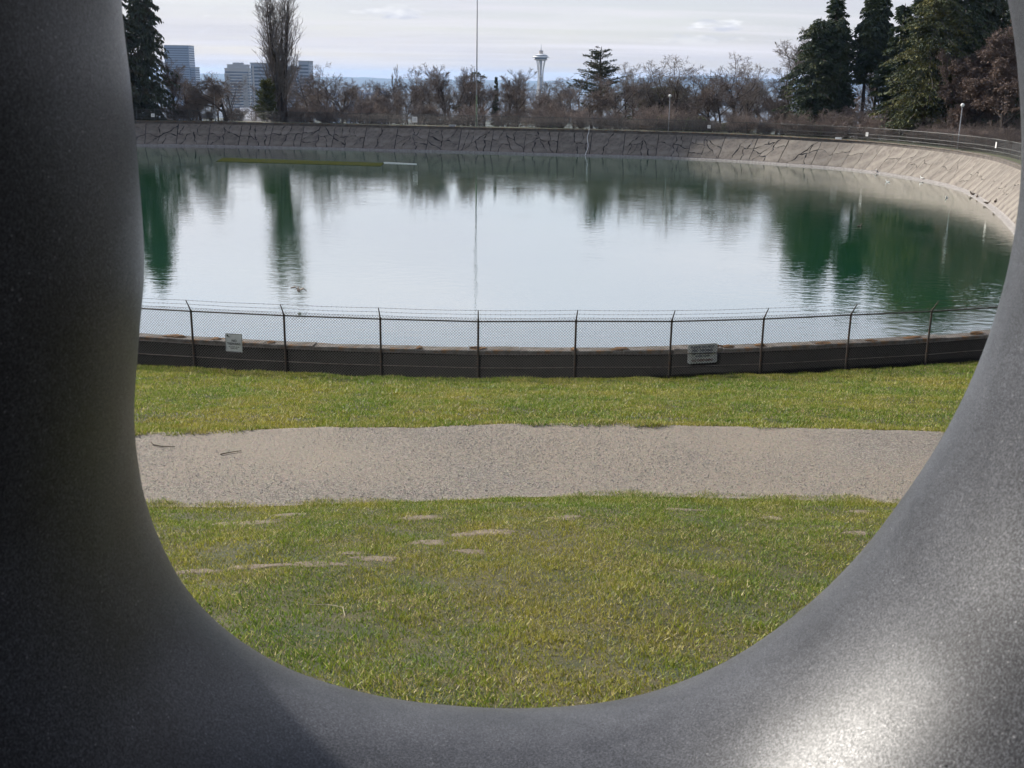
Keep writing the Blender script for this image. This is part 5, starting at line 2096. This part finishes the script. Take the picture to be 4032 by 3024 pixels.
for k, (a0, a1, top, lab) in enumerate(((1270, 1330, 353, 'far pale tower block behind the wiry tree right of the poplar'), (1364, 1427, 348, 'far pale tower block, leftmost of the three near the bay'), (1430, 1469, 354, 'far tower block, middle of the three near the bay'),
                                        (1474, 1524, 348, 'far tower block with bright edge, rightmost near the bay'))):
    Y = 2500 + 60 * k
    xc = cx_((a0 + a1) / 2, Y)
    root = empty('tower_block', (xc, Y, -125))
    tag(root, lab, 'building')
    zt = cz_((a0 + a1) / 2, top, Y) + 125
    x0, x1 = cx_(a0, Y) - xc, cx_(a1, Y) - xc
    block(root, x0, x1, 0, zt - 6, 0, 24, 'bldggrey')
    block(root, x0 * 0.55, x1 * 0.55, zt - 5.1, zt, 4, 14, 'bldgpale', strips=False)
    mb = MB()
    mb.box((x0 + (x1 - x0) * 0.68, -0.8, (zt - 12) / 2), (5.0, 1.4, zt - 12))
    mb.build('bright_bay', M['twrwhite'], root)
# crane
Y = 2650
xc = cx_(1474, Y)
root = empty('tower_crane', (xc, Y, -120))
tag(root, 'tower crane above the far tower blocks', 'crane')
zj = cz_(1474, 340, Y) + 120
mb = MB()
for sx in (-1, 1):
    for sy in (-1, 1):
        mb.tube([(sx * 1.0, sy * 1.0, 0), (sx * 1.0, sy * 1.0, zj + 2)], 0.35, 4)
for j in range(int(zj / 4)):
    mb.tube([(-1, -1, j * 4), (1, -1, j * 4 + 4)], 0.2, 4)
mb.build('mast', M['twrdark'], root)
mb = MB()
L0, L1 = cx_(1453, Y) - xc, cx_(1515, Y) - xc
mb.tube([(L0, 0, zj), (L1, 0, zj)], 0.5, 4)
mb.tube([(0, 0, zj + 2), (L1, 0, zj + 2)], 0.4, 4)
for j in range(10):
    mb.tube([(L1 * j / 10, 0, zj), (L1 * (j + 1) / 10, 0, zj + 2)], 0.25, 4)
mb.build('jib', M['twrdark'], root)
mb = MB()
mb.tube([(0, 0, zj + 2), (0, 0, zj + 11)], [0.8, 0.3], 4)
mb.tube([(0, 0, zj + 11), (L1 * 0.7, 0, zj + 2)], 0.2, 4)
mb.tube([(0, 0, zj + 11), (L0, 0, zj + 0.4)], 0.2, 4)
mb.build('apex', M['twrdark'], root)
mb = MB()
mb.box((L0 + 1.5, 0, zj - 2), (4, 2, 3))
mb.build('counterweight', M['twrgrey'], root)

# observation tower
Y = 2735
p = at_y(2131, 174, Y)
pbt = at_y(2126, 400, Y)
zb = p[2] - 184.0
root = empty('observation_tower', (pbt[0], Y, zb))
tag(root, 'slender white observation tower with flying saucer top', 'tower')
zl = [0, 20, 48, 75, 95, 109, 120, 133, 147]
rl = [18.0, 14.4, 10.6, 7.7, 6.2, 5.7, 6.3, 8.0, 10.6]
sl = [3.2, 3.0, 2.6, 2.2, 1.8, 1.5, 1.7, 2.1, 2.6]
for k in range(3):
    for sgn in (-1, 1):
        a = 2 * math.pi * k / 3 + math.radians(95)
        mb = MB()
        pts = []
        for z, r_, s_ in zip(zl, rl, sl):
            pts.append((r_ * math.cos(a) - sgn * s_ * math.sin(a), r_ * math.sin(a) + sgn * s_ * math.cos(a), z))
        mb.tube(pts, [1.5, 1.45, 1.35, 1.3, 1.25, 1.3, 1.1, 1.0, 1.0], 4)
        mb.build('leg', M['twrwhite'], root)
    mb = MB()
    for z in (30, 60, 85, 109):
        r_ = float(np.interp(z, zl, rl))
        s_ = float(np.interp(z, zl, sl))
        mb.tube([(r_ * math.cos(a) - s_ * math.sin(a), r_ * math.sin(a) + s_ * math.cos(a), z), (r_ * math.cos(a) + s_ * math.sin(a), r_ * math.sin(a) - s_ * math.cos(a), z)], 0.8, 4)
    mb.build('cross_beam', M['twrwhite'], root)
mb = MB()
mb.lathe([(3.4, 0), (3.4, 112), (2.6, 118), (3.6, 140), (3.9, 148)], 6)
mb.build('core', M['twrgrey'], root)
mb = MB()
mb.lathe([(5.5, 107.0), (6.0, 108.2), (6.0, 110), (5.5, 111)], 12)
mb.build('waist_ring', M['twrwhite'], root)
mb = MB()
mb.lathe([(9, 146.0), (15.8, 147.2), (17.0, 148.0), (17.0, 148.7), (14.8, 149.4)], 40)
mb.build('lower_ring', M['twrtan'], root)
mb = MB()
mb.lathe([(14.6, 149.0), (15.0, 152.6), (13.0, 153.0)], 40)
mb.build('restaurant_band', M['twrdark'], root)
mb = MB()
mb.lathe([(13, 152.8), (19.5, 153.4), (21.3, 153.2), (21.3, 153.9), (18.6, 154.4), (17.0, 156.6), (16.0, 156.9)], 40)
mb.build('halo_ring', M['twrwhite'], root)
for j in range(24):
    a = 2 * math.pi * j / 24
    mb = MB()
    mb.tube([(17 * math.cos(a), 17 * math.sin(a), 153.0), (21.9 * math.cos(a), 21.9 * math.sin(a), 153.2)], 0.3, 4)
    mb.build('halo_fin', M['twrgrey'], root)
mb = MB()
mb.lathe([(15.6, 156.4), (15.9, 158.2), (15.2, 158.4)], 40)
mb.build('deck_glass', M['window'], root)
mb = MB()
mb.lathe([(16.8, 158.2), (17.0, 158.6), (13.0, 159.8), (9.0, 160.9), (6.0, 161.6), (5.2, 162.0)], 40)
mb.build('roof', M['twrwhite'], root)
mb = MB()
mb.lathe([(5.1, 161.6), (4.9, 164.5), (5.2, 166.2), (5.7, 166.9), (5.5, 167.3)], 24)
mb.build('crown', M['twrtan'], root)
mb = MB()
mb.lathe([(5.2, 167.3), (5.2, 168.9), (4.6, 169.0)], 24)
mb.build('crown_rail', M['twrdark'], root)
mb = MB()
mb.tube([(0, 0, 167.3), (0, 0, 169.6), (0, 0, 171.5), (0, 0, 178), (0, 0, 184)], [1.8, 1.2, 0.65, 0.5, 0.25], 8)
mb.build('spire', M['twrdark'], root)

# ------------------------------------------------------------------ bay and far hills
sm = mat('sea_water', (0.03, 0.06, 0.08), 0.22, spec=0.6)
mb = MB()
mb.add([(-16000, 2300, -139), (16000, 2300, -139), (16000, 17900, -139), (-16000, 17900, -139)], [(0, 1, 2, 3)])
tag(mb.build('sea', sm), 'bright bay water beyond the city', kind='structure')
for k, (Y, pxs, pys, lab) in enumerate(((13200, [-400, 500, 780, 890, 1200, 1330, 1525, 1700, 2048, 2300, 2600, 2900, 3400, 4400],
                                         [292, 291, 291, 295, 303, 307, 311, 316, 327, 325, 331, 334, 342, 350], 'hills'),
                                        (16500, [-400, 300, 800, 1500, 1900, 2100, 2300, 2500, 2650, 2770, 2900, 3100, 3400, 4400],
                                         [291, 290, 290, 308, 316, 318, 316, 312, 303, 297, 300, 312, 330, 345], 'hills'))):
    xs_ = np.linspace(-400, 4400, 160)
    top = np.interp(xs_, pxs, pys) + 1.6 * np.sin(xs_ * 0.021 + k) + 1.1 * np.sin(xs_ * 0.055 + 2 * k)
    X, Yy, Z = [], [], []
    for off, fz in ((0, 0.0), (350, 0.55), (900, 1.0), (1300, 0.8)):
        P = np.array([at_y(a, b, Y) for a, b in zip(xs_, top)])
        X.append(P[:, 0])
        Yy.append(np.full(len(xs_), Y + off) + 200 * np.sin(xs_ * 0.03) * (fz > 0) * 0.5)
        Z.append(-141 + (P[:, 2] + 141) * fz)
    tag(link('hills', grid_mesh('hills', np.array(X), np.array(Yy), np.array(Z), M['hill'])),
        ('nearer blue wooded hills across the bay', 'farther hazy hills on the horizon')[k], kind='structure')

# ------------------------------------------------------------------ haze
hz = bpy.data.materials.new('haze')
hz.use_nodes = True
t = hz.node_tree
for n_ in list(t.nodes):
    if n_.type != 'OUTPUT_MATERIAL':
        t.nodes.remove(n_)
pv = t.nodes.new('ShaderNodeVolumePrincipled')
pv.inputs['Color'].default_value = (0.42, 0.64, 1.0, 1)
pv.inputs['Density'].default_value = 4.2e-5
pv.inputs['Density Attribute'].default_value = ''
pv.inputs['Color Attribute'].default_value = ''
pv.inputs['Temperature Attribute'].default_value = ''
hz.cycles.homogeneous_volume = True
pv.inputs['Anisotropy'].default_value = 0.2
t.links.new(pv.outputs[0], t.nodes['Material Output'].inputs['Volume'])
mb = MB()
mb.box((0, 500, -29), (46000, 43000, 246))
o = mb.build('haze', hz)
tag(o, 'pale bluish air between the park and the far hills', kind='stuff')
print('panels', npan, 'tris', sum(len(m_.polygons) for m_ in bpy.data.meshes))
